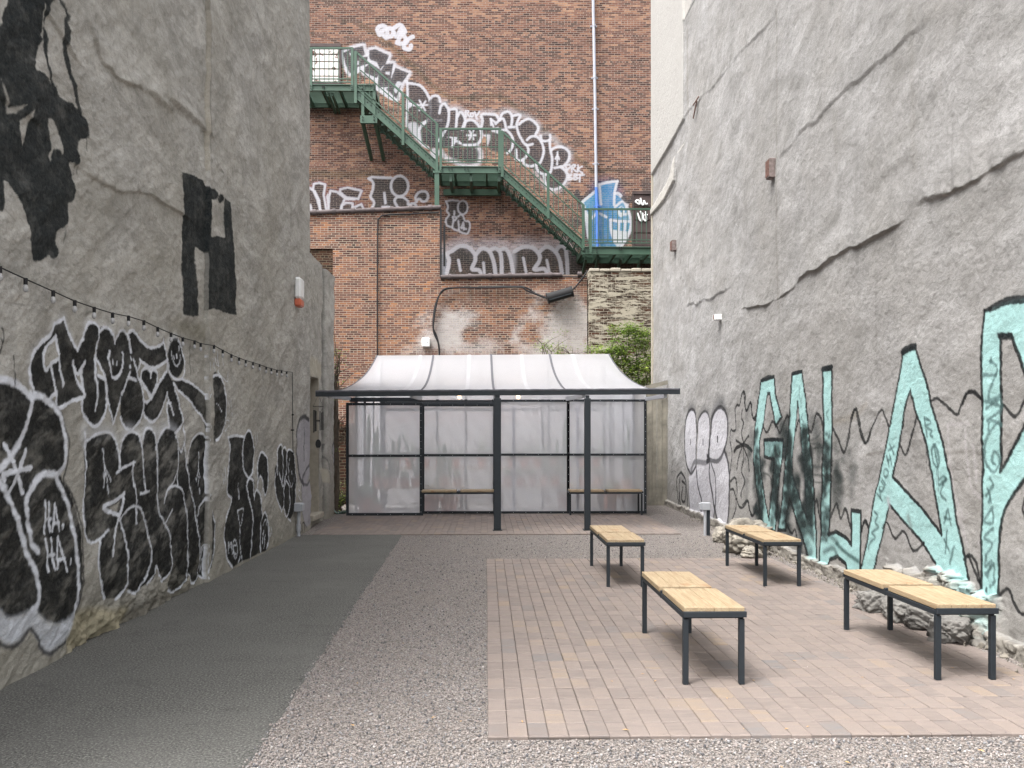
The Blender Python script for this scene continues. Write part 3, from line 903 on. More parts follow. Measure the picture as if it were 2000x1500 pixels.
mask = ~((u[:-1, :-1] >= D0 - .011) & (u[1:, 1:] <= D1 + .011) & (v[:-1, :-1] >= DZ0 - .011) & (v[1:, 1:] <= DZ1 + .011))
rear = empty('rear_wing', (XW, 15.8, 0))
tag(rear, 'lower weathered stucco wing with a narrow doorway beside the greenhouse', 'building')
g.mesh('plaster_wall', M_LEFT, lambda U_, V_, D_: np.stack([XW + D_ - rear.location.x, U_ - rear.location.y, V_], -1), rear, mask)
mb = MB(); mb.box(-14, XW - 0.4, cy0, cy1 - .02, -0.3, 4.66); mb.box(XW - 0.4, XW - 0.06, D1 + 0.02, cy1 - .02, -0.3, 4.66); mb.box(XW - .4, XW - .06, cy0 - .01, D0 - 0.02, -0.3, 4.66); mb.box(XW - .4, XW - .06, D0 - .02, D1 + .02, DZ1 + .02, 4.66)
mb.box(XW - .4, XW - .06, D0 - .02, D1 + .02, -0.3, DZ0 - .06)
mb.build('wing_mass', M_CONC, rear)
mb = MB(); mb.box(XW - 0.40, XW + 0.0, D0 - .03, D0, DZ0, DZ1); mb.box(XW - 0.40, XW + 0.0, D1, D1 + .03, DZ0, DZ1); mb.box(XW - 0.40, XW + .0, D0, D1, DZ1, DZ1 + .03)
mb.build('door_jamb', M_SILL, rear)
mb = MB(); mb.box(XW - .38, XW - .33, D0, D1, DZ0, DZ1 - .6); mb.build('door_panel', M_CONC, rear)
mb = MB(); mb.box(XW - .4, XW + .09, D0 - .05, D1 + .05, DZ0 - .09, DZ0 + .0, 0.01); mb.build('door_sill', M_SILL, rear)

# ================================================================ RIGHT WALL
def stepR(y): return y * y / (F / 1.953 * 3.75) * 0.85
U = sorted(set([3.0, 3.8, 4.5] + grow(5.4, 21.1, stepR, 0.03)))
V = grow(-0.05, 3.6, lambda z: 0.0085, 1) + grow(3.62, 11.2, lambda z: 0.021, 1) + [11.8, 12.6]
RW = Painter(U, V, onR)
u, v = RW.uu, RW.vv
a_, b_ = u * 0.9 - v * 0.43, u * 0.43 + v * 0.9
RW.d += (fbm(a_ * 0.6, b_ * 1.2, 4, 31) - 0.5) * 0.05
RW.d += (fbm(a_ * 2.4, b_ * 4.6, 5, 34, 0.6) - 0.5) * 0.022
RW.d += (fbm(u * 5 + v * 2, v * 2.2, 4, 37, 0.6) - 0.5) * 0.012
RW.d += (fbm(u * 22, v * 22, 3, 36) - 0.5) * 0.005
g = RW
g.origin(0, 0, 1)
g.ledge("1590,532 1650,500 1700,474 1752,447", 0.026, 0.45)
g.ledge("1806,400 1850,378 1920,342 2000,303", 0.026, 0.5)
g.ledge("1345,600 1380,588 1430,560", 0.022, 0.35)
g.ledge("1455,605 1500,592 1535,570 1590,532", 0.022, 0.35)
g.ledge("1515,310 1600,235 1700,140 1800,60", 0.012, 0.5)
g.ledge("1340,228 1400,160 1515,28", 0.012, 0.4)
# smooth pale render panel near the far top corner
PAN = "1250,-60 1338,-60 1338,232 1322,262 1300,300 1270,350 1262,372 1250,385"
dd0 = g.a.copy(), g.rgb.copy()
g.fill(PAN, (1, 1, 1), 1, 0.01, cu=False)
pm = g.a.copy(); g.a, g.rgb = dd0
g.d = g.d * (1 - pm * .9) + pm * 0.045
g.fill(PAN, (0.36, 0.35, 0.33), 0.9, 0.01, cu=False)
P2 = "1283,395 1312,345 1318,312 1321,305 1320,352 1300,390 1272,424 1274,410"
dd0 = g.a.copy(), g.rgb.copy(); g.a = g.a * 0; g.fill(P2, (1, 1, 1), 1, 0.008, cu=False)
pm = g.a.copy(); g.a, g.rgb = dd0
g.d += pm * 0.05
g.fill(P2, (0.40, 0.385, 0.355), 0.9, 0.01, cu=False)
g.fill("1322,298 1340,272 1345,262 1341,270 1330,292 1323,300", (0.42, 0.405, 0.375), 0.9, 0.01, cu=False)
g.fill("1337,-20 1360,-20 1340,40 1337,38", (0.38, 0.365, 0.34), 0.9, 0.01, cu=False)
g.stroke("1338,40 1362,-8", 0.05, (0.05, 0.05, 0.045), 0.7, 0.02)
g.stroke("1270,-40 1263,20 1259,32", 0.02, (0.15, 0.15, 0.14), 0.7, 0.01)
g.stroke("1269,426 1300,395 1320,362 1322,330", 0.035, (0.07, 0.065, 0.05), 0.6, 0.02)
g.stroke("1343,60 1345,230", 0.07, (0.13, 0.115, 0.08), 0.45, 0.05)
for x_ in ("1516,20 1517,300 1519,600", "1346,380 1345,520 1350,600"):
    g.stroke(x_, 0.03, (0.12, 0.105, 0.08), 0.45, 0.025)
for x_ in ("1780,20 1782,180 1790,330", "1632,230 1634,330", "1560,640 1558,800"):
    g.stroke(x_, 0.08, (0.17, 0.16, 0.14), 0.25, 0.06)
speck(g, 180, (1290, 0, 2000, 1000), (0.12, 0.11, 0.10), 5, (0.1, 0.4), (0.008, 0.03))
g.stroke("1693,888 1740,882 1800,890 1880,882 1915,886", 0.03, (0.10, 0.09, 0.075), 0.45, 0.02)
g.stroke("1600,830 1660,815 1690,790", 0.05, (0.16, 0.13, 0.09), 0.4, 0.05)
# erased chalk-like marks
for s_ in ("1850,830 1855,900 1862,960 1880,1010", "1850,830 1890,826", "1885,840 1888,900 1895,950 1915,975", "1870,1000 1885,1060", "1910,1060 1925,1085", "1900,870 1905,940"):
    g.stroke(s_, 0.035, (0.42, 0.40, 0.41), 0.4, 0.02)

# three pale ghost figures
g.origin(1300, 760, 5)
GR = (0.065, 0.065, 0.07)
g.fill("200,300 205,240 222,160 250,128 278,160 298,250 300,320", GR, 0.55, 0.10)
g.fill("322,300 338,190 378,150 420,190 436,260 436,330", GR, 0.42, 0.10)
g.fill("448,320 470,150 530,78 580,110 602,240 606,330", GR, 0.68, 0.10)
LG = (0.45, 0.445, 0.475)
g.fill("190,430 195,300 225,225 265,203 293,260 303,450 303,600 298,730 240,825 215,750 190,600", LG, 0.92, 0.02, streak=0.15)
g.fill("320,480 330,300 385,218 430,290 430,500 425,650 390,700 315,715", LG, 0.92, 0.02, streak=0.15)
g.fill("440,450 460,280 520,182 575,205 600,300 600,450 570,600 500,690 430,680", LG, 0.94, 0.02, streak=0.12)
g.fill("230,840 300,740 420,715 520,700 572,605 620,750 630,900 620,1150 600,1290 550,1330 500,1290 482,1130 470,1290 430,1310 370,1250 330,1280 270,1260 240,1200 225,1050 225,900", LG, 0.9, 0.02, streak=0.2)
for s_, w_ in (("240,830 205,740 185,580 183,420 195,300 225,220 265,200 295,260 308,420 300,650 300,740 270,800 240,830", .04), ("305,500 325,300 385,216 430,300 430,500 415,680", .03), ("425,640 440,450 460,270 520,178 580,210 605,320 600,460 575,590 510,700 430,690", .045),
               ("575,600 610,720 630,880 625,1100 610,1290", .05), ("300,740 320,950 350,1100 330,1290", .04), ("430,700 430,900 460,1050 500,1250 550,1350", .05), ("440,700 480,860 490,1100 470,1250", .03), ("225,900 230,1130 260,1260", .02), ("400,1250 430,1310 460,1300", .03)):
    g.stroke(s_, w_ * 1.7, (0.022, 0.022, 0.025), 0.9, 0.016)
g.stroke("245,795 280,712 330,712 390,722 430,690", 0.10, (0.12, 0.12, 0.13), 0.85, 0.02)
g.stroke("430,690 500,705 550,660", 0.07, (0.12, 0.12, 0.13), 0.7, 0.02)
g.stroke("410,655 430,690 405,705", 0.09, (0.015, 0.015, 0.018), 0.9, 0.015)
for x, y in ((248, 515), (370, 518), (506, 488)):
    g.dot(x, y, 0.075, (0.012, 0.012, 0.014), 14)
for s_ in ("150,810 110,870 112,1000 135,1200", "150,810 190,880 205,1050 200,1180 170,1215 140,1150 130,1000", "160,900 190,940 185,1080 160,1100 150,1050 165,960", "140,870 130,960 145,1190"):
    g.stroke(s_, 0.06, BK, 0.9)
for s_ in ("120,995 130,930 150,900", "45,600 75,650 60,560", "65,760 80,650 100,560", "55,820 85,795 105,815", "45,360 80,400 60,450"):
    g.stroke(s_, 0.02, (0.05, 0.05, 0.05), 0.5)
wv = 0.042
for s_ in ("900,180 880,260 860,300 840,230 835,140 820,140 790,210 775,150 775,70 755,20 735,80 720,160 695,155 675,200 680,300 685,390 660,410 635,400 630,500 650,640 640,760 630,850",
           "640,900 680,865 695,950 695,1060 720,1150 760,1150 795,1095 820,1180 850,1240 880,1190 900,1200", "750,200 740,280 760,330 740,430 760,520 755,560", "755,560 755,700 740,800 770,900 735,1000 735,1060",
           "750,545 690,500", "750,545 810,455", "750,555 710,680 695,790", "755,560 800,680 815,800", "640,980 670,990 690,1140 650,1290"):
    g.stroke(s_, wv, BK, 0.92)
g.stroke("750,545 700,570 670,610", 0.065, BK, 0.95); g.stroke("755,545 800,560 840,605", 0.065, BK, 0.95)
# teal letters
TE = (0.31, 0.51, 0.50)
g.origin(1450, 700, 3.488)
POLY = ["125,155 215,125 225,260 260,400 220,460 205,350 185,240 165,240 150,350 140,450 115,560 115,640 125,780 150,950 175,1100 190,950 205,800 215,690 145,670 145,555 270,555 270,680 250,800 235,950 220,1180 130,1160 110,1000 90,850 75,700 75,600 85,450 105,300",
        "335,105 400,90 430,260 445,500 470,720 485,930 500,1200 512,1400 460,1390 410,1240 360,1090 318,950 300,1060 295,1170 240,1170 265,960 285,740 305,550 320,330",
        "545,75 605,60 605,300 603,600 597,1000 588,1200 640,1180 700,1220 738,1270 738,1035 800,1045 800,1300 800,1480 720,1480 700,1400 650,1350 600,1370 580,1440 530,1400 535,1100 545,600"]
for p in POLY: g.fill(p, TE, 0.95, cu=False, soft=0.012)
g.fill("372,290 395,480 410,700 430,1000 435,1090 400,1000 330,790 345,600 360,430", (0, 0, 0), 1, cu=False, erase=True)
g.fill("490,1190 532,1200 530,1400 512,1400", (0, 0, 0), 1, cu=False, erase=True)
rr = random.Random(4)
def dabs(n, region, a0, a1, wmin, wmax, yr=1.0):
    for _ in range(n):
        ax = rr.choice(region)
        x = ax[0] + rr.uniform(-1, 1) * ax[2]; y = rr.uniform(ax[1], ax[3])
        q = [(x, y), (x + rr.uniform(-14, 14), y + rr.uniform(-6, 14))]
        w_ = rr.uniform(wmin, wmax)
        g.stroke(q, w_, (0.010, 0.018, 0.018), rr.uniform(a0, a1), w_ * 0.5, cu=False)
dabs(230, [(95, 480, 16, 1050), (120, 700, 18, 1150), (220, 600, 25, 900), (215, 800, 20, 1150), (300, 500, 22, 1150), (310, 600, 18, 1000)], 0.5, 0.95, 0.05, 0.16)
dabs(200, [(415, 480, 20, 800), (440, 600, 22, 1000), (455, 750, 25, 1100), (350, 800, 35, 1000), (420, 1000, 60, 1350)], 0.45, 0.9, 0.05, 0.15)
dabs(60, [(572, 500, 22, 900), (565, 800, 25, 1250)], 0.35, 0.8, 0.04, 0.12)
dabs(110, [(60, 300, 50, 1000), (280, 400, 40, 600), (500, 400, 60, 1000), (280, 1000, 40, 1200)], 0.15, 0.45, 0.08, 0.22)
dabs(50, [(690, 560, 90, 950), (640, 700, 30, 1000)], 0.12, 0.42, 0.06, 0.22)
g.fill("145,560 270,558 268,680 145,668", (0.012, 0.02, 0.02), 0.55, 0.02, cu=False, streak=0.5, sdir=(4, 1))
g.fill("400,1180 505,1200 515,1400 470,1380", TE, 0.35, 0.08, cu=False)
for s_, w_ in (("455,560 500,540 530,500", .03), ("460,620 510,605 545,612", .03), ("540,600 595,606", .09), ("470,735 540,738 610,700", .04), ("545,675 605,700", .05), ("545,725 610,735", .06), ("470,790 520,795 600,800", .03), ("540,640 590,660", .05),
               ("460,840 530,845 590,830", .02), ("455,580 520,585", .03), ("545,960 590,900", .05), ("540,780 570,820 600,790", .03), ("210,880 180,800 140,780", .03), ("225,720 260,760", .06), ("215,600 240,680 255,760", .05), ("345,1030 400,1010 470,1010", .06), ("390,1110 450,1120 500,1125", .06), ("400,1200 450,1180 480,1230", .08), ("535,1060 590,1040", .05), ("540,1200 600,1210 650,1260", .06), ("560,1320 620,1290 640,1330", .06)):
    g.stroke(s_, w_, (0.012, 0.018, 0.018), 0.62, w_ * 0.5)
for s_ in ("640,1260 700,1320 790,1385",):
    g.stroke(s_, 0.05, (0.03, 0.07, 0.065), 0.85, 0.02)
for s_ in ("385,190 385,270", "400,270 398,330", "410,380 400,410 415,430", "405,450 425,470", "580,350 565,380 580,420", "200,560 210,660", "175,570 180,660", "245,560 240,650", "225,560 232,640"):
    g.stroke(s_, 0.03, (0.08, 0.15, 0.14), 0.7, 0.012)
for p in POLY: g.stroke(p, 0.050, BK, 0.97, cu=False, closed=True)
g.stroke("372,290 395,480 410,700 430,1000 435,1090 400,1000 330,790 345,600 360,430", 0.036, INK, 0.9, cu=False, closed=True)
g.stroke("125,155 165,128 215,125", 0.05, INK, 0.9); g.stroke("335,105 365,98 400,90", 0.05, INK, 0.9); g.stroke("545,75 605,62", 0.07, INK, 0.95)
g.stroke("145,558 200,550 272,558", 0.05, INK, 0.95)
for s_ in ("5,225 20,340 35,350 55,300 70,410 95,370", "135,450 165,505 200,430 230,470 250,505 290,400 308,400", "360,490 375,430 385,425", "445,480 465,495 500,380 530,410 543,500", "605,470 640,540 685,640 710,560 740,390 770,350 800,480 835,575 870,510",
           "0,1000 35,970 60,1070 95,1035 125,1100", "490,1000 505,965 525,1080 535,1080", "600,1080 640,990 665,1090 700,1025 730,1150", "805,1180 825,1105 855,1150", "290,1100 330,1190 355,1165 372,1240"):
    g.stroke(s_, wv, BK, 0.92)
# big A
g.origin(1660, 660, 2.5)
PA = "262,70 322,42 360,150 385,230 400,330 450,500 490,680 520,900 550,1050 594,1275 520,1230 440,1180 410,1100 350,1010 280,920 190,815 175,860 150,980 108,1155 48,1155 80,1000 110,800 160,600 200,400 240,200"
g.fill(PA, TE, 0.96, cu=False)
HA = "298,255 330,380 375,520 410,750 440,960 330,810 205,680 240,520 270,350"
g.fill(HA, (0, 0, 0), 1, cu=False, erase=True)
g.stroke("262,70 322,42 360,150 385,230 400,330 450,500 490,680 520,900 550,1050 594,1275", 0.036, BK, 0.97, cu=False)
g.stroke("410,1100 350,1010 280,920 190,815 175,860 150,980 108,1155", 0.033, BK, 0.97, cu=False)
g.stroke("48,1155 80,1000 110,800 160,600 200,400 240,200 262,70", 0.033, BK, 0.97, cu=False)
g.stroke(HA, 0.036, BK, 0.97, cu=False, closed=True)
g.stroke("262,70 290,52 322,42", 0.07, INK, 0.95)
for s_ in ("0,390 20,350 45,460 72,515 100,450 150,355 175,385 190,440", "243,520 270,570 300,480 330,380", "400,310 430,295 480,340 525,375 550,310 590,265 640,300", "155,930 175,900 215,980 260,945 300,1040 350,1000", "50,950 70,890 85,920", "555,1080 580,1060 610,1100 635,1210"):
    g.stroke(s_, 0.03, BK, 0.93)
TG = (0.035, 0.07, 0.07)
for s_ in ("365,390 378,485", "365,390 398,412 376,432 400,455 392,470 405,482", "398,545 405,600 425,635 435,600 425,540 410,522 400,545", "412,530 428,628", "435,690 465,680 440,760 465,790", "470,690 435,720", "455,905 475,840 490,910", "455,880 492,885", "455,985 482,1040", "470,940 462,1050", "505,1020 485,1100",
           "190,520 212,568", "186,550 212,530", "178,575 188,625", "192,570 202,620", "182,600 198,592", "168,640 185,650 180,680 165,670 168,640", "150,700 165,725 150,750 140,730", "155,690 172,715", "140,740 145,780", "130,760 150,795", "115,850 130,870 118,900 132,925 105,950 118,975 95,1000 88,1030"):
    g.stroke(s_, 0.028, TG, 0.75, 0.01)
g.stroke("280,870 290,915", 0.06, (0.16, 0.2, 0.19), 0.7, 0.03); g.stroke("182,790 186,815", 0.06, (0.35, 0.33, 0.36), 0.7, 0.03)
for s_ in ("372,520 372,670", "378,540 380,640", "430,640 428,800", "422,650 424,760"):
    g.stroke(s_, 0.008, BK, 0.7, 0.004)
# big R cut by the frame
g.origin(1880, 560, 2.143)
PR = "96,100 130,90 190,60 257,50 360,45 430,200 430,500 380,640 257,800 190,900 160,1000 150,1180 150,1340 143,1480 110,1430 70,1410 75,1250 75,1000 80,600 80,300"
HR = "160,205 205,205 257,360 300,480 257,580 155,775 160,480"
g.fill(PR, TE, 0.96, cu=False); g.fill(HR, (0, 0, 0), 1, cu=False, erase=True)
g.stroke("96,100 80,300 80,600 75,1000 75,1250 70,1410", 0.033, BK, 0.97, cu=False)
g.stroke("380,640 257,800 190,900 160,1000 150,1180 150,1340", 0.036, BK, 0.97)
g.stroke(HR, 0.036, BK, 0.97, cu=False, closed=True)
g.stroke("122,92 190,60 257,52 360,45", 0.06, INK, 0.95); g.stroke("96,102 122,92", 0.033, BK, 0.97); g.stroke("158,207 200,207", 0.06, INK, 0.95)
g.stroke("70,1415 100,1425 140,1480", 0.07, (0.04, 0.04, 0.045), 0.8, 0.03)
for s_ in ("0,490 20,445 50,440 80,480", "160,485 200,535 225,535 257,470 290,400", "150,1300 190,1265 220,1330 250,1370 300,1360", "0,1140 20,1130 45,1190 73,1250", "257,890 250,930 262,970"):
    g.stroke(s_, 0.03, BK, 0.93)
for s_ in ("115,310 140,330", "120,300 118,318", "90,370 138,372", "145,350 105,470 155,455", "95,510 150,470 160,510 100,560", "90,480 160,500", "105,600 115,560 160,580", "150,560 95,640 90,740 130,775 148,720 125,690 115,730 130,745",
           "112,800 125,830", "92,875 122,835", "100,845 115,900", "105,900 110,880", "120,925 85,980 122,990 118,930", "125,1010 90,1050 122,1080 92,1125", "95,1130 90,1170 120,1150 100,1210", "92,1200 130,1160", "130,1170 128,1220", "112,1255 132,1235"):
    g.stroke(s_, 0.028, (0.045, 0.085, 0.085), 0.75, 0.01)
g.dot(97, 1268, 0.03, (0.045, 0.085, 0.085), 6)


def worley(x, y, seed=0):
    xi = np.floor(x).astype(np.int64); yi = np.floor(y).astype(np.int64)
    f1 = np.full(x.shape, 9.0); cid = np.zeros(x.shape)
    for i in (-1, 0, 1):
        for j in (-1, 0, 1):
            cx = xi + i; cy = yi + j
            a = _tab[(cx + seed) & 255, (cy * 3 + seed) & 255]; b = _tab[(cx * 5 + seed + 9) & 255, (cy + 77) & 255]
            d = np.hypot(cx + a - x, cy + b - y)
            k = d < f1
            f1 = np.where(k, d, f1); cid = np.where(k, a, cid)
    return f1, cid
# broken rubble bulging from the foot of the wall
f1, cid = worley(u * 7.5 + fbm(u * 4, v * 4, 3, 61), v * 9 + fbm(u * 4, v * 4, 3, 62), 3)
f2, cid2 = worley(u * 19 + fbm(u * 9, v * 9, 3, 71), v * 21, 7)
rock = np.where(f1 < .55, .06, .0) * cid + (1 - f1) * 0.05 + cid * 0.09 + cid2 * 0.05 + (fbm(u * 24, v * 24, 4, 63, 0.7) - .5) * 0.06
def patch(u0, u1, vt, amp):
    prof = smooth(u0, u0 + .35, u) * (1 - smooth(u1 - .35, u1, u))
    top = vt * (0.75 + 0.5 * fbm(u * 3, u * 0, 3, 66))
    top = top * (0.8 + 0.4 * fbm(u * 14, v * 14, 3, 67))
    return prof * (1 - smooth(top * .93, top, v)) * amp
pz = patch(6.2, 8.35, 0.42, 1.0)
g.d += pz * (rock * .75 + 0.005 + 0.07 * np.clip(1 - v / .3, 0, 1))
pf = patch(4.2, 21, 0.135, 1.0) * (1 - np.clip(pz, 0, 1))
g.d += pf * (0.04 + rock * 0.16)
cc = fbm(u * 30, v * 30, 3, 68)[..., None]
stone = np.array((0.235, 0.218, 0.19)) * (0.45 + 1.0 * cc)
cov = np.clip(np.maximum(pz, pf), 0, 1) * 0.94
teal_part = smooth(6.25, 6.45, u) * (1 - smooth(6.7, 6.85, u)) * smooth(0.03, .12, v) * smooth(.3, .5, fbm(u * 6, v * 6, 3, 69))
stone = stone * (1 - teal_part[..., None] * .8) + np.array(TE) * teal_part[..., None] * .8
g.comp((slice(None), slice(None)), np.zeros_like(cov), (0, 0, 0))
g.rgb = g.rgb * (1 - cov[..., None]) + stone * cov[..., None]; g.a = g.a * (1 - cov) + cov
g.rgb = g.rgb.astype(np.float32)
right_b = empty('plastered_building', (RX0, 4.0, 0))
tag(right_b, 'tall pale grey stucco building side right of the yard, with huge teal letters', 'building')
g.mesh('plaster_wall', M_RIGHT, lambda U_, V_, D_: np.stack([RX0 + RK * U_ - D_ - RX0, U_ - 4.0, V_], -1), right_b)
mb = MB()
mb.add([(rx(3) + .06, 3, -.3), (16, 3, -.3), (16, 21.1, -.3), (rx(21.1) + .06, 21.1, -.3), (rx(3) + .06, 3, 12.58), (16, 3, 12.58), (16, 21.1, 12.58), (rx(21.1) + .06, 21.1, 12.58)],
       [(0, 1, 2, 3), (7, 6, 5, 4), (0, 4, 5, 1), (1, 5, 6, 2), (2, 6, 7, 3), (3, 7, 4, 0)])
mb.build('building_mass', M_CONC, right_b)
mb = MB(); mb.box(rx(21.1) - .03, rx(21.1) + .08, 21.02, 21.14, -.3, 12.58); mb.build('corner_strip', M_SILL, right_b)

# ================================================================ BACK BRICK WALL
YB, YF = 28.65, 24.76
def onB(px, py):
    x, y, z = onY(px, py, YB); return x, z
U = [-14, -10] + grow(-6.2, 5.9, lambda x: 0.02, 1) + [8, 14]
V = [0, 4] + grow(5.4, 17.2, lambda z: 0.02, 1) + [17.2]
BW = Painter(U, V, onB)
g = BW
u, v = g.uu, g.vv
g.edge = g.edge * 1.6
g.d += (fbm(u * 0.4, v * 0.4, 3, 41) - 0.5) * 0.05
n_ = fbm(u * 0.8, v * 0.5, 5, 44, 0.6)
# stair scar of an older stair, darker bands below
g.origin(590, 0, 2.857)
g.stroke("330,140 400,180 490,250 590,340 700,450 820,540 950,545 1110,540 1240,650 1340,720 1460,820 1570,910 1620,960", 0.14, (0.055, 0.045, 0.025), 0.5, 0.08)
g.stroke("50,965 200,975 420,965", 0.25, (0.055, 0.05, 0.03), 0.5, 0.12)
g.stroke("1620,955 1720,950 1910,958", 0.12, (0.03, 0.025, 0.02), 0.7, 0.05)
for x, y in ((60, 188), (232, 120), (490, 248), (590, 350), (690, 440), (950, 545), (1105, 540), (1230, 632), (1580, 910), (1460, 822), (1340, 718)):
    g.dot(x, y, 0.14, (0.03, 0.025, 0.02), 2, a=0.7, soft=0.05)
g.stroke("50,615 330,600", 0.3, (0.04, 0.035, 0.03), 0.45, 0.2)
g.stroke("1560,1480 1700,1480 1930,1470", 0.5, (0.03, 0.028, 0.02), 0.6, 0.25)
for x in (1110, 860, 1190): g.stroke([(x, 1060), (x + 4, 1200)], 0.10, (0.04, 0.03, 0.025), 0.5, 0.06)
WB = (0.47, 0.47, 0.51)
def tg(l, w_, c=WB, a=0.93, **k):
    for s_ in l: g.stroke(s_, w_, c, a, 0.02, **k)
tg(["432,195 420,160 450,143 470,160 440,178 470,212", "475,190 480,160 505,165 505,195 485,205 475,190", "505,165 540,140 560,150 575,180", "515,185 528,205 548,165", "530,240 560,180", "545,245 585,235 560,185", "618,205 575,232 570,268 600,275 608,255"], 0.14)
# silhouettes: upper part of the stair piece
g.origin(600, 60, 6.252)
SL = (0.030, 0.030, 0.037)
tops = ["435,270 560,215 680,185 705,290 650,330 740,315 765,400 620,445 560,500 520,520 470,420", "760,240 830,225 1000,300 960,400 890,470 850,385 750,365", "700,450 770,395 900,480 850,580 700,510",
        "950,405 1050,400 1035,500 1010,690 860,690 870,530", "1080,450 1240,520 1150,650 1090,830 960,710 1000,690 1020,600"]
for p in tops:
    g.stroke(p, 0.20, WB, 0.85, 0.05, cu=False, closed=True)
tg(["430,260 480,430 530,520 700,440", "560,500 620,470 720,430", "700,510 860,600 980,780 1090,840", "860,700 1000,800", "1010,690 1100,640"], 0.16)
for p in tops: g.fill(p, SL, 0.95, 0.02, cu=False)
g.fill("520,270 560,290 545,320 515,280", WB, 0.9, 0.02); g.fill("570,370 630,370 630,420 580,420", WB, 0.9, 0.02, cu=False); g.fill("955,500 1010,500 1005,540 955,530", WB, .9, .02, cu=False)
g.fill("1100,620 1160,640 1130,680 1090,760 1060,720", WB, .9, .02); g.fill("750,290 740,385 845,388 770,350", WB, .9, .02)
g.fill("1215,630 1350,655 1450,740 1492,820 1530,790 1600,800 1620,880 1720,900 1730,1400 1450,1390 1370,1330 1215,1170", SL, 0.9, 0.03, streak=0.2)
g.fill("1215,860 1290,900 1230,950", WB, .85, .03); g.fill("1225,1150 1340,1130 1400,1350 1330,1330", WB, .8, .05)
tg(["1218,620 1225,760 1215,1160", "1220,640 1380,670 1480,800 1510,950 1480,1080 1390,1170 1360,1250 1390,1370 1480,1430", "1230,890 1350,912", "1400,1130 1500,1095 1640,1095", "1495,860 1530,800 1600,800 1625,880 1610,1000", "1625,910 1680,890",
    ], 0.085)
tg(["1370,850 1440,970", "1445,860 1370,970", "1340,910 1480,905"], 0.06)
g.origin(840, 200, 6.25)
g.stroke("100,10 170,-5 220,60 330,70 400,110 440,200 520,200 600,260 630,140 760,125 830,180 880,110 990,110 1100,150 1220,195 1330,300 1280,400 1350,400 1465,410 1600,545 1700,600 1700,700 1640,790 1680,880 1640,1020 1500,1075 1400,1000 1290,850", 0.16, WB, 0.4, 0.12)
g.fill("-20,-10 130,10 200,30 225,90 330,80 400,120 430,230 500,220 580,260 620,330 640,150 760,135 830,180 870,120 990,120 1000,165 1100,160 1060,260 1210,210 1320,300 1270,400 1340,450 1350,410 1460,420 1475,590 1600,560 1690,600 1690,690 1610,780 1670,880 1640,1000 1500,1060 1420,1000 1290,840 1170,760 1060,700 950,610 780,600 720,560 700,420 640,400 610,500 560,540 400,520 240,560 120,540 -20,500", SL, 0.9, 0.03, streak=0.25)
g.fill("30,560 120,600 60,690 0,640", WB, .8, .05)
g.fill(g.ell(310, 605, 82, 88), SL, 0.9, 0.03); g.fill(g.ell(500, 640, 108, 112), SL, 0.92, 0.03)
g.stroke("130,600 200,680 300,720 400,770 520,775 600,730 620,620 590,550", 0.15, WB, 0.7, 0.06)
g.fill("205,420 325,425 325,445 270,540 260,440", WB, .9, .02); g.fill("740,345 830,300 850,380 800,370", WB, .9, .02); g.fill("640,330 650,390 735,400 700,540 690,430 640,400", WB, .8, .03)
tg(["115,130 130,50 170,15 210,60 230,130 215,270 160,380 100,470", "230,90 320,85 325,200 315,320", "330,180 370,115 415,170 430,250 400,330", "390,330 430,240 510,215 580,270 620,350 625,430 570,510 400,520",
    "620,340 640,220 630,150 740,145 810,160 840,220", "850,220 880,140 960,115 1000,180 990,300", "955,305 1030,300", "800,260 890,200 930,330", "840,350 930,340 1000,420 1010,510 980,590 940,620", "1000,165 1100,155 1060,250 1070,350 1110,440 1170,520 1250,510",
    "1090,270 1130,230 1220,205 1320,300 1290,390", "1185,460 1240,415 1320,430 1380,540 1380,640 1340,740 1290,760", "1180,520 1200,600 1150,690 1100,710 1040,690", "1130,700 1160,760 1230,780 1290,760", "1350,410 1370,470 1460,460 1465,400",
    "1460,460 1465,560 1490,700 1470,850 1400,880 1320,840 1290,760", "1475,590 1530,550 1610,545 1690,600 1695,690 1640,770 1580,790 1520,800", "1590,785 1660,850 1670,930 1600,1030 1500,1065 1420,1020 1390,900", "1050,580 1055,680", "270,540 310,470 370,500"], 0.085)
tg(["450,400 560,400", "480,340 530,450", "530,340 480,450", "740,200 775,300", "740,200 745,280", "740,200 790,240", "1555,610 1550,760", "1555,640 1530,690", "1555,640 1575,700"], 0.06)
tg(["1670,840 1660,775 1700,765 1715,795 1675,815", "1730,850 1735,775 1775,770 1745,810 1785,845", "1805,770 1800,850", "1855,785 1805,815 1860,865", "1690,880 1690,940 1735,930 1700,905 1730,885 1690,880", "1760,880 1760,940 1805,925 1770,905 1800,885 1760,880", "1790,885 1880,888", "1830,890 1825,965"], 0.06)
tg(["440,175 435,110 470,108 455,140 485,175", "495,135 520,130 525,165 500,172 495,135", "545,120 565,165", "600,115 580,150 560,170 575,205"], 0.06)
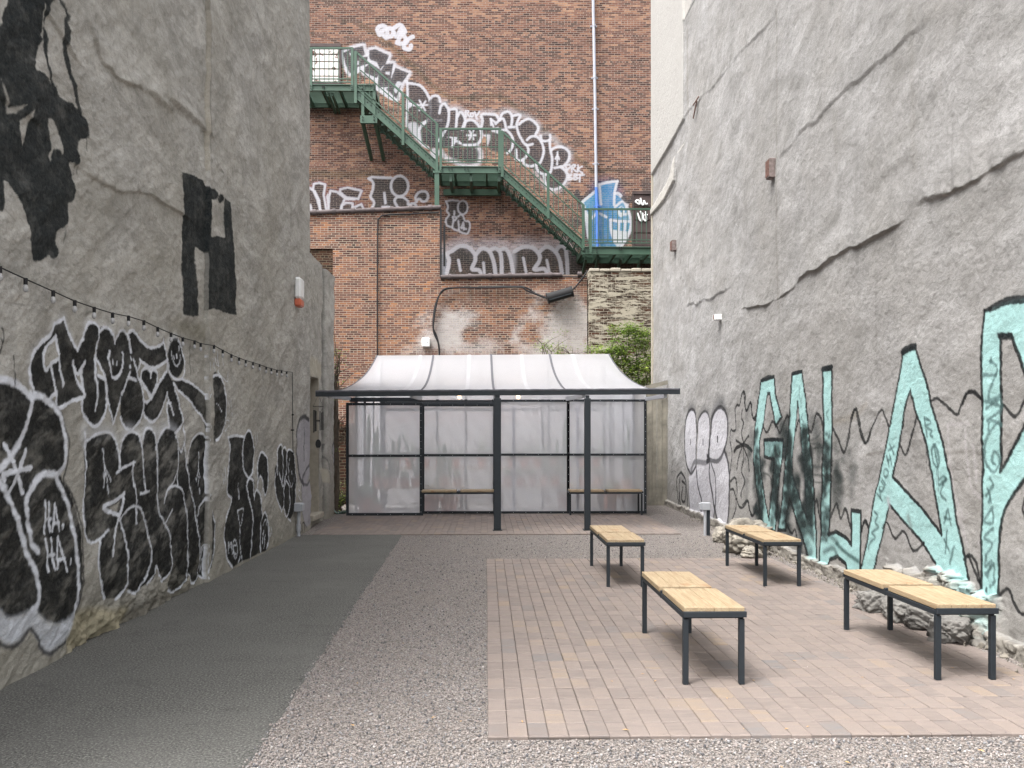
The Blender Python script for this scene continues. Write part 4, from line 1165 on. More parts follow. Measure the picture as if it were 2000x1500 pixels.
# ONE / creature piece above the left parapet
g.origin(600, 340, 6.818)
PU = (0.10, 0.03, 0.06)
lets = ["-40,170 25,180 100,230 160,350 178,560 -40,560", "75,200 90,130 160,115 240,140 220,280 262,520 190,520 130,330", "290,300 310,220 400,240 505,320 450,440 450,530 280,530", "440,200 540,180 725,220 680,330 520,310 435,240",
        "520,380 605,390 600,480 510,500 452,510 460,420", "630,440 720,400 790,540 650,540"]
for p in lets: g.stroke(p, 0.13, PU, 0.7, 0.04, cu=False, closed=True)
for p in lets: g.fill(p, (0.035, 0.03, 0.032), 0.93, 0.02, cu=False, streak=0.15)
for p in lets: g.stroke(p, 0.075, WB, 0.92, 0.02, cu=False, closed=True)
g.fill("510,310 640,325 640,350 520,350", WB, .9, .02, cu=False); g.fill("30,400 60,420 70,530 20,530", WB, .9, .02); g.fill("255,290 280,270 275,450 262,400", WB, .9, .02); g.fill("505,480 600,475 590,510 520,510", WB, .9, .02, cu=False)
cr = ["820,60 870,45 1120,50 1130,200 1240,300 1180,340 1240,540 820,540 890,380 850,290 870,200 870,110"]
for p in cr: g.fill(p, (0.03, 0.032, 0.034), 0.94, 0.02, streak=0.15)
g.fill(g.ell(1230, 160, 112, 132), (0.03, 0.032, 0.034), 0.94, 0.02)
g.fill("1250,540 1165,360 1200,310 1280,310 1340,360 1350,410 1420,390 1490,540", (0.03, 0.032, 0.034), 0.94, 0.02)
g.fill("1455,340 1450,280 1500,235 1580,235 1610,290 1590,350 1540,365 1490,335", (0.03, 0.032, 0.034), 0.94, 0.02)
tg(["820,60 870,40 950,45 1120,50", "820,60 875,110 875,200 845,300 890,385 830,500", "1235,480 1165,370 1195,310 1280,310 1340,360 1350,410 1420,390 1470,450", "1455,370 1445,300 1500,235 1580,235 1610,290 1590,350 1540,365 1490,330 1460,350", "1028,250 1040,385", "1005,440 1095,440 1045,490 1005,440"], 0.085)
g.stroke(g.ell(1230, 160, 115, 135), 0.085, WB, 0.92, 0.02, closed=True)
# small creature, and the dark wall lettering
g.origin(860, 380, 4.687)
g.fill("55,60 110,52 170,60 230,65 250,110 235,160 200,190 230,240 265,260 270,310 240,360 190,345 160,330 110,300 60,280 55,230 80,185 60,140", (0.03, 0.03, 0.034), 0.94, 0.02)
tg(["52,60 110,52 165,58", "52,60 70,110 60,150 80,185 52,230 60,280 105,300 115,310 150,328 170,315 165,240", "165,200 185,185 210,200 225,240 262,250 270,300 250,355 215,355 180,340 170,320", "128,152 128,185", "113,205 150,210 128,240 113,205", "120,240 110,300", "195,310 210,255 215,320", "190,300 235,315"], 0.06)
g.stroke(g.ell(205, 118, 45, 62), 0.06, WB, 0.92, 0.02, closed=True)
g.stroke("50,540 150,480 240,465 310,520 400,480 500,478 600,485 660,500 760,465 860,480 900,500 970,462 1040,490 1100,462 1160,490 1170,560", 0.45, WB, 0.5, 0.25)
g.fill("20,540 65,550 150,490 230,475 305,530 330,510 400,495 450,510 540,492 600,500 660,545 700,510 800,480 870,500 900,505 960,485 1040,515 1100,480 1160,510 1240,540 1250,760 20,760", (0.028, 0.03, 0.03), 0.94, 0.06, streak=0.25, sdir=(2, .4))
g.fill("640,520 690,560 680,720 665,720 655,620", WB, .6, .1); g.fill("20,540 50,560 60,760 20,760", (0.3, 0.33, 0.38), .7, .08)
tg(["55,540 110,515 170,475 250,480 310,540 320,600 290,680 350,690 370,720", "330,545 370,500 420,500 460,540 490,620 505,730", "450,515 500,492 545,525 560,600 562,730", "550,505 600,500 640,570 668,730", "680,520 760,480 850,490 910,560 900,620 860,685 950,680 975,720",
    "910,525 970,478 1040,510 1090,590 1115,730", "1060,515 1100,473 1150,510 1165,730", "65,560 80,610 60,720"], 0.13)
tg(["165,600 185,695", "395,625 405,730", "760,580 785,710", "975,600 1000,720"], 0.09)
# blue face
g.origin(1100, 330, 6.52)
BL = (0.022, 0.18, 0.30)
fp = "215,420 430,245 458,195 690,152 655,300 760,370 850,560 868,700 830,860 730,1040 360,1040 300,850 270,600"
g.stroke(fp, 0.20, (0.03, 0.03, 0.035), 0.75, 0.05, closed=True, cu=False)
g.fill(fp, (0.47, 0.49, 0.51), 0.95, 0.02, cu=False)
g.fill("262,430 430,290 462,205 670,172 640,300 750,385 838,560 850,700 815,860 700,1040 375,1040 345,850 330,620 290,500", BL, 0.96, 0.02, cu=False, streak=0.2)
g.stroke("480,250 600,270 620,400 480,520 600,640 420,750 560,900", 0.5, (0.02, 0.07, 0.30), 0.35, 0.3)
g.fill("608,770 820,800 800,900 690,1000 650,940", (0.47, 0.49, 0.51), 0.95, 0.02, cu=False)
g.fill(g.ell(738, 545, 44, 70), (0.47, 0.49, 0.51), 0.95, 0.02); g.fill(g.ell(742, 520, 22, 36), BL, .95, .02)
tg(["460,200 470,330 480,450", "690,155 655,310 648,460", "655,310 720,320 800,460 850,600 865,740 800,900 720,1000", "660,485 750,415 815,440 805,500", "780,580 820,570 825,530", "368,625 440,565 550,612", "605,650 700,665 850,670", "605,650 610,780 660,940", "710,670 705,790", "790,680 782,800", "460,200 560,170 690,155", "430,1000 440,955 455,1000"], 0.085)
tg(["180,290 180,340 215,380"], 0.16, (0.03, 0.03, 0.035)); tg(["760,370 830,420 910,345"], 0.12, (0.03, 0.03, 0.035)); tg(["120,660 150,720 190,690", "180,630 185,700"], 0.2, (0.03, 0.03, 0.035), 0.6)
tg(["1050,170 1060,260"], .3, (0.03, 0.03, 0.035), .6)

back = empty('brick_building', (0, YB, 0))
tag(back, 'tall weathered red brick building across the far end, with the green fire stair and graffiti', 'building')
g.mesh('brick_wall', M_BACK, lambda U_, V_, D_: np.stack([U_, D_ * -1, V_], -1), back)
mb = MB(); mb.box(-14, 14, YB + .06, YB + 9, 0, 16.98); mb.build('building_mass', M_BACK, back)

# ---- lower stepped brick building in front
U = [-14, -9] + grow(-6.0, 2.93, lambda x: 0.03, 1)
V = [-.1, 1.5] + grow(2.6, 8.2, lambda z: 0.03, 1)
def onF(px, py):
    x, y, z = onY(px, py, YF); return x, z
LB = Painter(U, V, onF)
g = LB; u, v = g.uu, g.vv
def ztop(x):
    xs = onF(600, 415)[0]; xe = onF(858, 406)[0]
    hi = np.interp(x, [xs, xe], [onF(600, 415)[1], onF(858, 406)[1]])
    lo = np.interp(x, [xe, 2.93], [onF(862, 541)[1], onF(1148, 536)[1]])
    return np.where(x < xe, hi, lo)
XE = onF(859, 400)[0]
zt = ztop(u)
g.d += (fbm(u * .5, v * .5, 3, 51) - .5) * 0.04
g.origin(860, 380, 4.687)
nn = fbm(u * 2.2, v * 2.2, 5, 55, 0.65)
def eff(pt, rad, amt):
    x0, z0 = g.pts([pt])[0]
    r_ = np.hypot((u - x0) / rad[0], (v - z0) / rad[1])
    c_ = (1 - smooth(0.3, 1.1, r_ + (nn - .5) * 1.6)) * amt
    g.comp((slice(None), slice(None)), c_, (0.44, 0.42, 0.41))
eff((60, 1220), (0.85, 0.95), 0.8); eff((1180, 1220), (1.4, 1.0), 0.78); eff((100, 1400), (1.6, 0.4), 0.5); eff((1000, 1400), (1.2, .5), 0.5); eff((200, 1090), (.5, .2), .5)
for x in (280, 425, 525, 610):
    g.stroke([(x, 850), (x + 3, 1000)], 0.08, (0.05, 0.04, 0.03), 0.4, 0.05)
zc = (v[:-1, :-1] + v[1:, 1:]) / 2; xc = (u[:-1, :-1] + u[1:, 1:]) / 2
mask = zc < ztop(xc)
lowb = empty('brick_building', (0, YF, 0))
tag(lowb, 'lower stepped brick building with clay pipe coping, directly behind the greenhouse', 'building')
# opening on the left
ox0, oz1 = onF(596, 486); ox1, oz0 = onF(650, 552)
mask &= ~((xc > ox0 - 1) & (xc < ox1) & (zc > oz0) & (zc < oz1))
g.mesh('brick_wall', M_LOW, lambda U_, V_, D_: np.stack([U_, -D_, V_], -1), lowb, mask)
zl = float(ztop(np.array(XE + 1))); zh = float(ztop(np.array(XE - .01)))
zlo = zl - .01
mb = MB(); mb.box(-14, ox1 - .01, YF + 2.2, YB - .1, 0, zh - .05)
mb.box(ox1 + .01, XE - .02, YF + .06, YB - .1, 0, zh - .05)
mb.box(XE + .0, 2.92, YF + .06, YB - .1, 0, zlo - .05); mb.build('building_mass', M_DARKB, lowb)
mb = MB(); mb.box(-9, ox1 + .01, YF + .02, YF + 2.2, oz1, oz1 + .05); mb.box(ox1, ox1 + .05, YF + .02, YF + 2.2, oz0, oz1); mb.box(-9, ox1, YF + .02, YF + 2.2, oz0 - .1, oz0)
mb.box(-9, ox1, YF + .06, YF + 2.2, 0, oz0 - .1); mb.box(-9, ox1, YF + .06, YF + 2.2, oz1 + .05, zh - .06)
mb.build('opening_reveal', M_DARKB, lowb)
def coping(a, b, n):
    mb = MB()
    a = Vector(a); b = Vector(b)
    mb.tube([a, b], 0.065, 10)
    for i in range(n):
        p = a.lerp(b, (i + .35) / n); q = p + (b - a).normalized() * .1
        mb.tube([p, q], 0.09, 10)
    return mb.build('pipe_coping', M_COPE, lowb)
a = onY(560, 417, YF - .02); b = onY(861, 405, YF - .02); coping(a, b, 8)
a = onY(861, 541, YF - .02); b = onY(1097, 537, YF - .02); coping(a, b, 6)
mb = MB(); mb.tube([onY(1128, 536, YF - .02), onY(1136, 536, YF - .02)], .08, 10); mb.box(XE, 2.93, YF - .01, YF + .25, zl + .0, zl + .03); mb.build('coping_edge', M_COPE, lowb)
mb = MB(); mb.bar(onY(861, 409, YF - .03), onY(861, 538, YF - .03), .05); mb.build('corner_flashing', M_BLACK, lowb); mb = MB(); mb.bar(onY(868, 440, YF + 1.2), onY(868, 520, YF + 1.2), .06); mb.build('corner_flashing', M_BLACK, lowb)

# ---- flaking cream brick wall at the right
creamw = empty('cream_brick_wall', (4.4, YF - .3, 0))
tag(creamw, 'old brick wall with flaking cream paint above the small tree, right of the greenhouse roof', 'wall')
x0c = onY(1151, 600, YF - .3)[0]; zc1 = onY(1200, 531, YF - .3)[2]
mb = MB(); mb.box(x0c, 9, YF - .3, YF + .3, 0, zc1); mb.build('brick_wall', M_OLD, creamw)
mb = MB()
xs = np.arange(x0c, 9, .3)
for x in xs:
    mb.box(x, x + .295, YF - .33, YF + .3, zc1 + .003, zc1 + .10 + random.uniform(-.02, .03), .02)
mb.build('wall_cap', M_SILL, creamw)
# ================================================================ GROUND
def m_gravel():
    m = NT('gravel'); m.b.inputs['Specular IOR Level'].default_value = 0.15
    v = m.coord()
    def vor(scale):
        nd = m.n('ShaderNodeTexVoronoi'); nd.inputs['Scale'].default_value = scale; nd.inputs['Randomness'].default_value = 1
        m.l(v, nd.inputs['Vector']); return nd
    a = vor(88); b = vor(150)
    sx = m.n('ShaderNodeSeparateColor'); m.l(a.outputs['Color'], sx.inputs[0])
    c = m.ramp(sx.outputs[0], [(0.0, (0.075, 0.074, 0.075)), (0.18, (0.19, 0.18, 0.172)), (0.45, (0.31, 0.265, 0.24)), (0.7, (0.37, 0.335, 0.31)), (0.92, (0.23, 0.232, 0.235)), (1.0, (0.50, 0.47, 0.44))])
    sb = m.n('ShaderNodeSeparateColor'); m.l(b.outputs['Color'], sb.inputs[0])
    c2 = m.ramp(sb.outputs[1], [(0.0, (0.07, 0.07, 0.07)), (0.5, (0.29, 0.252, 0.228)), (1.0, (0.42, 0.385, 0.36))])
    c = m.mix(m.ramp(m.noise(v, 50, 2), [(0.45, (0,) * 3), (0.55, (1,) * 3)]), c, c2)
    dk = m.ramp(a.outputs['Distance'], [(0.4, (1, 1, 1)), (0.8, (0.4, 0.39, 0.38))])
    c = m.mix(1.0, c, dk, 'MULTIPLY')
    big = m.noise(v, 0.8, 4)
    c = m.mix(m.ramp(big, [(0.4, (0,) * 3), (0.8, (0.25,) * 3)]), c, (0.22, 0.19, 0.16))
    n = m.bump(m.math('SUBTRACT', 1.0, a.outputs['Distance']), 1.0, 0.012)
    n = m.bump(m.math('SUBTRACT', 1.0, b.outputs['Distance']), 0.6, 0.006, n)
    m.set(c, 0.85, n)
    return m.m
M_GRAVEL = m_gravel()
def m_asphalt():
    m = NT('asphalt'); m.b.inputs['Specular IOR Level'].default_value = 0.1
    v = m.coord()
    f = m.noise(v, 75, 4, 0.75)
    c = m.ramp(f, [(0.36, (0.030, 0.031, 0.030)), (0.5, (0.098, 0.096, 0.088)), (0.62, (0.185, 0.181, 0.168)), (0.7, (0.38, 0.37, 0.36))])
    big = m.noise(m.coord(scale=(0.6, 1.6, 1)), 1.3, 5, 0.6, 0.6)
    c = m.mix(m.ramp(big, [(0.35, (0,) * 3), (0.75, (0.45,) * 3)]), c, (0.128, 0.126, 0.117))
    c = m.mix(m.ramp(m.noise(v, 3.2, 6, 0.7, 1.2), [(0.55, (0,) * 3), (0.75, (0.5,) * 3)]), c, (0.05, 0.05, 0.046))
    c = m.mix(m.ramp(m.noise(v, 0.9, 3, 0.6), [(0.5, (0,) * 3), (0.7, (0.3,) * 3)]), c, (0.16, 0.155, 0.145))
    n = m.bump(f, 0.9, 0.008); n = m.bump(m.noise(v, 420, 2), 0.6, 0.002, n); n = m.bump(m.noise(v, 2.0, 4), 0.4, 0.05, n)
    m.set(c, 0.9, n)
    return m.m
M_ASPH = m_asphalt()
def m_paver():
    m = NT('concrete_paver'); m.b.inputs['Specular IOR Level'].default_value = 0.2
    v = m.coord()
    a = m.attr('tone')
    va = m.n('ShaderNodeVectorMath', operation='ADD'); m.l(v, va.inputs[0])
    s3 = m.n('ShaderNodeVectorMath', operation='SCALE'); m.l(a.outputs['Vector'], s3.inputs[0]); s3.inputs['Scale'].default_value = 31
    m.l(s3.outputs[0], va.inputs[1])
    mp = m.n('ShaderNodeMapping'); mp.inputs['Scale'].default_value = (3, 14, 3); m.l(va.outputs[0], mp.inputs[0])
    n1 = m.noise(mp.outputs[0], 1.6, 4, 0.6, 0.6)
    t = m.math('ADD', m.math('MULTIPLY', n1, 0.55), m.math('MULTIPLY', a.outputs['Fac'], 0.5))
    c = m.ramp(t, [(0.2, (0.125, 0.137, 0.15)), (0.33, (0.175, 0.158, 0.150)), (0.44, (0.178, 0.150, 0.136)), (0.55, (0.212, 0.178, 0.160)), (0.66, (0.226, 0.187, 0.164)), (0.82, (0.258, 0.202, 0.150))])
    c = m.mix(m.ramp(m.noise(v, 160, 2, 0.7), [(0.25, (0.45,) * 3), (0.6, (0,) * 3)]), c, (0.14, 0.115, 0.10))
    c = m.mix(m.ramp(m.noise(v, 1.1, 5), [(0.4, (0,) * 3), (0.75, (0.3,) * 3)]), c, (0.17, 0.14, 0.12))
    n = m.bump(m.noise(v, 190, 3, 0.7), 0.5, 0.003)
    m.set(c, 0.85, n)
    return m.m
M_PAVER = m_paver()
M_SAND = mat_simple('joint_sand', (0.045, 0.034, 0.026), 0.95, 0.3, 60, 0.4)

mb = MB(); mb.add([(-60, -60, 0), (60, -60, 0), (60, 90, 0), (-60, 90, 0)], [(0, 1, 2, 3)])
gr = mb.build('ground', M_GRAVEL); tag(gr, kind='structure')
# asphalt path: a slightly raised sheet with a ragged edge
e0 = ground(480, 1500); e1 = ground(785, 1047)
sl_ = (e1[0] - e0[0]) / (e1[1] - e0[1])
ys = np.arange(-3, 13.63, 0.03)
ex = e0[0] + (ys - e0[1]) * sl_ + (fbm(ys * 4, ys * 0, 4, 71) - .5) * 0.03 + (fbm(ys * 22, ys * 0 + 5, 3, 72) - .5) * 0.03
vs = []; fs = []
for i, (y_, x_) in enumerate(zip(ys, ex)):
    vs += [(-3.3, y_, 0.014), (x_ - .05, y_, 0.014), (x_, y_, 0.002)]
    if i: b = 3 * (i - 1); fs += [(b, b + 1, b + 4, b + 3), (b + 1, b + 2, b + 5, b + 4)]
mb = MB(); mb.add(vs, fs, True); ap = mb.build('asphalt_path', M_ASPH); tag(ap, kind='structure')

def paving(name, x0, x1, y0, y1, ztop, pw=0.1065, pl=0.2145, seed=1):
    rr = random.Random(seed)
    vs, fs, tone = [], [], []
    nx = int(round((x1 - x0) / pw)); ny = int(round((y1 - y0) / pl))
    for i in range(nx):
        jx = rr.uniform(-.001, .001)
        for j in range(ny):
            a, b = x0 + i * pw + .0011 + jx, x0 + (i + 1) * pw - .0011 + jx
            jo = rr.uniform(-.0015, .0015) + math.sin(i * 0.37 + j * .05) * 0.002
            c, d = y0 + j * pl + .0052 + jo, y0 + (j + 1) * pl - .0052 + jo
            h = ztop + rr.uniform(-.0018, .0018); tx = rr.uniform(-.0012, .0012); ty = rr.uniform(-.0012, .0012)
            e = 0.003; ey = 0.006
            B = len(vs)
            vs += [(a, c, ztop - .03), (b, c, ztop - .03), (b, d, ztop - .03), (a, d, ztop - .03), (a, c, h - .005), (b, c, h - .005), (b, d, h - .005), (a, d, h - .005),
                   (a + e, c + ey, h - tx - ty), (b - e, c + ey, h + tx - ty), (b - e, d - ey, h + tx + ty), (a + e, d - ey, h - tx + ty)]
            for k in range(4):
                k2 = (k + 1) % 4
                fs += [(B + k, B + k2, B + 4 + k2, B + 4 + k), (B + 4 + k, B + 4 + k2, B + 8 + k2, B + 8 + k)]
            fs.append((B + 8, B + 9, B + 10, B + 11))
            t = rr.random(); t2 = 0.36 + rr.random() * 0.34
            if t < 0.07: t2 = rr.uniform(0.12, 0.34)
            elif t > 0.93: t2 = rr.uniform(0.8, 1.0)
            tone += [t2] * 12
    me = bpy.data.meshes.new(name); me.from_pydata(vs, [], fs); me.materials.append(M_PAVER)
    at = me.attributes.new('tone', 'FLOAT', 'POINT'); at.data.foreach_set('value', tone)
    o = bpy.data.objects.new(name, me); COL.objects.link(o); tag(o, kind='structure')
    mb = MB(); mb.add([(x0 + .004, y0 + .004, ztop - .011), (x0 + nx * pw - .004, y0 + .004, ztop - .011), (x0 + nx * pw - .004, y0 + ny * pl - .004, ztop - .011), (x0 + .004, y0 + ny * pl - .004, ztop - .011)], [(0, 1, 2, 3)])
    s_ = mb.build('joint_sand', M_SAND, o)
    return o
PZ = 0.020
paving('brick_pavement', 0.012, 3.64, 4.49, 11.02, PZ, seed=3)
paving('brick_pavement', -2.74, 3.16, 13.64, 17.35, PZ, seed=5)

# loose pebbles: real little stones over the gravel
def pebbles():
    ico = bmesh.new(); bmesh.ops.create_icosphere(ico, subdivisions=1, radius=1)
    bv = np.array([v_.co[:] for v_ in ico.verts]); bf = np.array([[v_.index for v_ in f.verts] for f in ico.faces]); ico.free()
    N = 15000
    pts = []
    r2 = np.random.default_rng(5)
    while len(pts) < N:
        y_ = 3.6 / (1 - r2.random() * 0.74); x_ = r2.uniform(-1.4, 4.0)
        xe = e0[0] + (y_ - e0[1]) * sl_
        if y_ > 13.6 or x_ < xe - .02: continue
        if 0.0 < x_ and 4.48 < y_ < 11.03: continue
        pts.append((x_, y_))
    for k in range(500):
        pts.append((r2.uniform(-2.95, -1.2), 4.0 / (1 - r2.random() * .7)))
    for k in range(130):
        pts.append((r2.uniform(0.02, 3.4), r2.uniform(4.5, 11)))
    N = len(pts)
    pts = np.array(pts)
    s_ = r2.uniform(0.003, 0.0078, (N, 1, 1)) * r2.uniform(0.6, 1.3, (N, 1, 3))
    s_[-630:] *= 0.55
    R3 = r2.normal(size=(N, 3, 3)); Q = np.linalg.qr(R3)[0]
    V_ = np.einsum('nij,kj->nki', Q, bv * (1 + r2.uniform(-.2, .2, bv.shape))) * s_
    zb = np.where((pts[:, 0] > 0) & (pts[:, 1] > 4.48) & (pts[:, 1] < 11.03), PZ, 0.003)
    V_[:, :, 0] += pts[:, None, 0]; V_[:, :, 1] += pts[:, None, 1]; V_[:, :, 2] += zb[:, None] + s_[:, :, 2] * .5
    F_ = (bf[None] + (np.arange(N) * len(bv))[:, None, None]).reshape(-1, 3)
    me = bpy.data.meshes.new('gravel'); me.from_pydata(V_.reshape(-1, 3).tolist(), [], F_.tolist())
    at = me.attributes.new('tone', 'FLOAT', 'POINT')
    t = np.repeat(r2.random(N), len(bv)); at.data.foreach_set('value', t)
    m = NT('pebble'); a = m.attr('tone')
    m.set(m.ramp(a.outputs['Fac'], [(0.0, (0.07, 0.07, 0.075)), (0.25, (0.17, 0.16, 0.158)), (0.5, (0.265, 0.225, 0.205)), (0.75, (0.33, 0.295, 0.275)), (0.95, (0.22, 0.222, 0.23)), (1, (0.44, 0.41, 0.38))]), 0.85)
    me.materials.append(m.m)
    o = bpy.data.objects.new('gravel', me); COL.objects.link(o)
    tag(o, 'loose pinkish grey gravel stones lying around the brick pavement', 'gravel', kind='stuff')
pebbles()
# fallen leaves / bits
mb = MB(); rr = random.Random(9)
for k in range(46):
    x_, y_ = rr.uniform(-1, 3.5), 4 / (1 - rr.random() * .72)
    if y_ > 13.5: continue
    z_ = (PZ if (0 < x_ and 4.49 < y_ < 11) else .008) + .004
    a_ = rr.random() * 6.28; L = rr.uniform(.008, .022); W_ = L * rr.uniform(.25, .5)
    dx, dy = math.cos(a_), math.sin(a_)
    mb.add([(x_ - dx * L, y_ - dy * L, z_), (x_ - dy * W_, y_ + dx * W_, z_ + .004), (x_ + dx * L, y_ + dy * L, z_ + .002), (x_ + dy * W_, y_ - dx * W_, z_ + .004)], [(0, 1, 2, 3)])
lv = mb.build('fallen_leaves', mat_simple('dry_leaf', (0.38, 0.24, 0.10), 0.8, 0.4, 30)); tag(lv, 'small dry leaves and twigs scattered on the gravel and pavers', 'leaves', kind='stuff')

# ================================================================ FIRE STAIR
YS1, YS0 = 27.20, 28.56
def S(px, py): x, y, z = onY(px, py, YS1); return x, z
esc = empty('fire_stair', (0, YS1, 0))
tag(esc, 'dark green steel fire stair descending left to right across the brick building', 'fire stair')
PXM = YS1 / F
def lineS(name, items, parent=esc, mat=None):
    mb = MB()
    for a, b, w_, h_ in items:
        (x0, z0), (x1, z1) = S(*a), S(*b)
        mb.bar((x0, YS1, z0), (x1, YS1, z1), w_, h_, up=(0, 0, 1) if abs(x1 - x0) > abs(z1 - z0) * .1 else (1, 0, 0))
    return mb.build(name, mat or M_GREEN, parent)
def deck(pxa, pxb, pyt, pyb, npl):
    """steel channel edge plus grating deck back to the wall"""
    xa, zt = S(pxa, pyt); xb, zb = S(pxb, pyb)
    mb = MB(); mb.box(xa, xb, YS1 - .02, YS1 + .02, zb, zt); mb.box(xa, xb, YS1 - .06, YS1 - .0205, zt - .025, zt); mb.box(xa, xb, YS1 - .06, YS1 - .0205, zb, zb + .025)
    ch = mb.build('edge_channel', M_GREEN, esc)
    mb = MB()
    n = int((YB - YS1) / 0.055)
    for i in range(n):
        y_ = YS1 + .05 + i * .055
        mb.box(xa, xb, y_, y_ + .018, zt - .05, zt - .02)
    m_ = int((xb - xa) / .6) + 1
    for i in range(m_ + 1):
        x_ = xa + (xb - xa) * i / m_
        mb.box(x_ - .03, x_ + .03, YS1 + .021, YB - .02, zb + .01, zt - .052)
    mb.box(xa, xb, YB - .1, YB - .04, zb, zt - .055)
    mb.build('grating_deck', M_GREEN, esc)
    return xa, xb, zt, zb
def railing(pxs, top, mids, base, px0, px1, step=9.2, slope=0.0):
    mb = MB()
    fn = lambda px, y0: y0 + (px - px0) * slope
    for px in pxs:
        (x0, z0), (x1, z1) = S(px, fn(px, base)), S(px, fn(px, top))
        mb.bar((x0, YS1 - .035, z0), (x1, YS1 - .035, z1), .085, .085, up=(1, 0, 0))
    for k, y_ in enumerate([top] + mids):
        (x0, z0), (x1, z1) = S(px0, fn(px0, y_)), S(px1, fn(px1, y_))
        t_ = .055 if k == 0 else .03
        mb.bar((x0, YS1 - .03, z0), (x1, YS1 - .03, z1), t_, t_)
    px = px0 + step
    lo = mids[-1]
    hi = top
    while px < px1 - 3:
        (x0, z0), (x1, z1) = S(px, fn(px, lo)), S(px, fn(px, hi))
        mb.bar((x0, YS1 - .03, z0), (x1, YS1 - .03, z1), .022, .022, up=(1, 0, 0))
        px += step
    return mb.build('railing', M_GREEN, esc)
A = deck(560, 731, 165, 179, 0)
Bk = deck(857, 982, 325, 339.5, 0)
Ck = deck(1137, 1300, 482, 498, 0)
railing([570, 608, 688.5], 95, [155, 161], 179, 560, 689)
railing([861, 975.5], 252.5, [313, 318.5], 339, 858, 979, 9.2)
railing([1153], 409, [469, 475], 497, 1140, 1300, 9.4)
railing([695, 787.5, 853.5], 101, [164], 202, 694, 856, 9.3, 0.886)
railing([981, 1070.5, 1139], 256, [318], 345, 979, 1140, 9.3, 0.906)
lineS('guard_rail', [((704, 137), (856, 271), .03, .03), ((986, 291), (1139, 430), .03, .03), ((858, 287), (975, 287), .025, .025)])
def flight(p0, p1, th, n):
    """stringers front and back with pan treads"""
    (x0, z0), (x1, z1) = S(*p0), S(*p1)
    t_ = th * PXM
    for y_, nm in ((YS1, 'stringer'), (YS0 - .05, 'stringer')):
        dz_ = 0 if y_ == YS1 else t_ * .45
        mb = MB(); mb.prism([(x0, z0 - dz_), (x1, z1 - dz_), (x1, z1 - t_), (x0, z0 - t_)], y_ - .012, y_ + .03)
        mb.bar((x0, y_ - .035, z0 - .01), (x1, y_ - .035, z1 - .01), .05, .02); mb.bar((x0, y_ - .035, z0 - t_ + .01), (x1, y_ - .035, z1 - t_ + .01), .05, .02)
        mb.build(nm, M_GREEN, esc)
    for i in range(n):
        f = (i + .5) / n
        x_ = x0 + (x1 - x0) * f; z_ = z0 + (z1 - z0) * f - t_ * .72
        mb = MB()
        for k in range(5):
            mb.box(x_ - .12 + k * .055, x_ - .12 + k * .055 + .022, YS1 + .031, YS0 - .063, z_ - .02, z_ + .01)
        mb.box(x_ - .14, x_ + .13, YS1 + .04, YS1 + .08, z_ - .08, z_ - .021); mb.box(x_ - .14, x_ + .13, YS0 - .11, YS0 - .07, z_ - .08, z_ - .021)
        mb.box(x_ + .132, x_ + .145, YS1 + .031, YS0 - .063, z_ - .07, z_ + .01)
        mb.build('tread', M_GREEN, esc)
flight((698, 174), (857, 318), 21, 13)
flight((979, 326), (1139, 470), 18.5, 13)
# hanging bracket
lineS('hanger_post', [((709, 165), (709, 240), .09, .09), ((731, 165), (731, 240), .09, .09)])
mb = MB(); (x0, z0), (x1, z1) = S(704, 226.5), S(737, 241.5); mb.box(x0, x1, YS1 - .05, YS1 + .05, z1, z0); mb.build('hanger_beam', M_GREEN, esc)
for px in (708, 733):
    x_, z_ = S(px, 241); _, z2 = S(px, 262)
    mb = MB(); mb.bar((x_, YS1 + .05, z_ + .05), (x_ + .1, YB - .05, z2 - .35), .09, .16); mb.build('wall_brace', M_GREEN, esc)
# landing support
mb = MB(); (x0, z0), (x1, z1) = S(849, 338), S(858, 409)
zt_ = ztop(np.array(XE - .05))
mb.box(x0, x1, YS1 - .08, YS1 + .08, float(z1) - .4, z0); mb.build('support_column', M_GREEN, esc)
mb = MB(); (x0, z0), (x1, z1) = S(846, 338), S(862, 332); mb.box(x0, x1, YS1 - .1, YS1 + .1, z0 - .02, z0 + .05); mb.build('column_plate', M_GREEN, esc)
for px in (880, 920, 975):
    x_, z_ = S(px, 341); mb = MB(); mb.box(x_ - .04, x_ + .04, YS1 + .05, YB - .02, z_ - .2, z_ - .01); mb.build('cross_beam', M_GREEN, esc)
mb = MB(); xa, za = S(862, 345); xb, _ = S(980, 345); mb.box(xa, xb, YB - .16, YB - .04, za - .22, za - .02); mb.build('cross_beam', M_GREEN, esc)
for px in (1146, 1170, 1215, 1255):
    x_, z_ = S(px, 500); mb = MB(); mb.bar((x_, YS1 + .2, z_ - .02), (x_, YB - .05, z_ - .45), .07, .12); mb.build('wall_brace', M_GREEN, esc)
for px in (640, 648):
    x_, z_ = S(px, 181); mb = MB(); mb.bar((x_, YS1 + .1, z_ - .02), (x_, YB - .03, z_ - .1), .06, .1); mb.build('wall_brace', M_GREEN, esc)
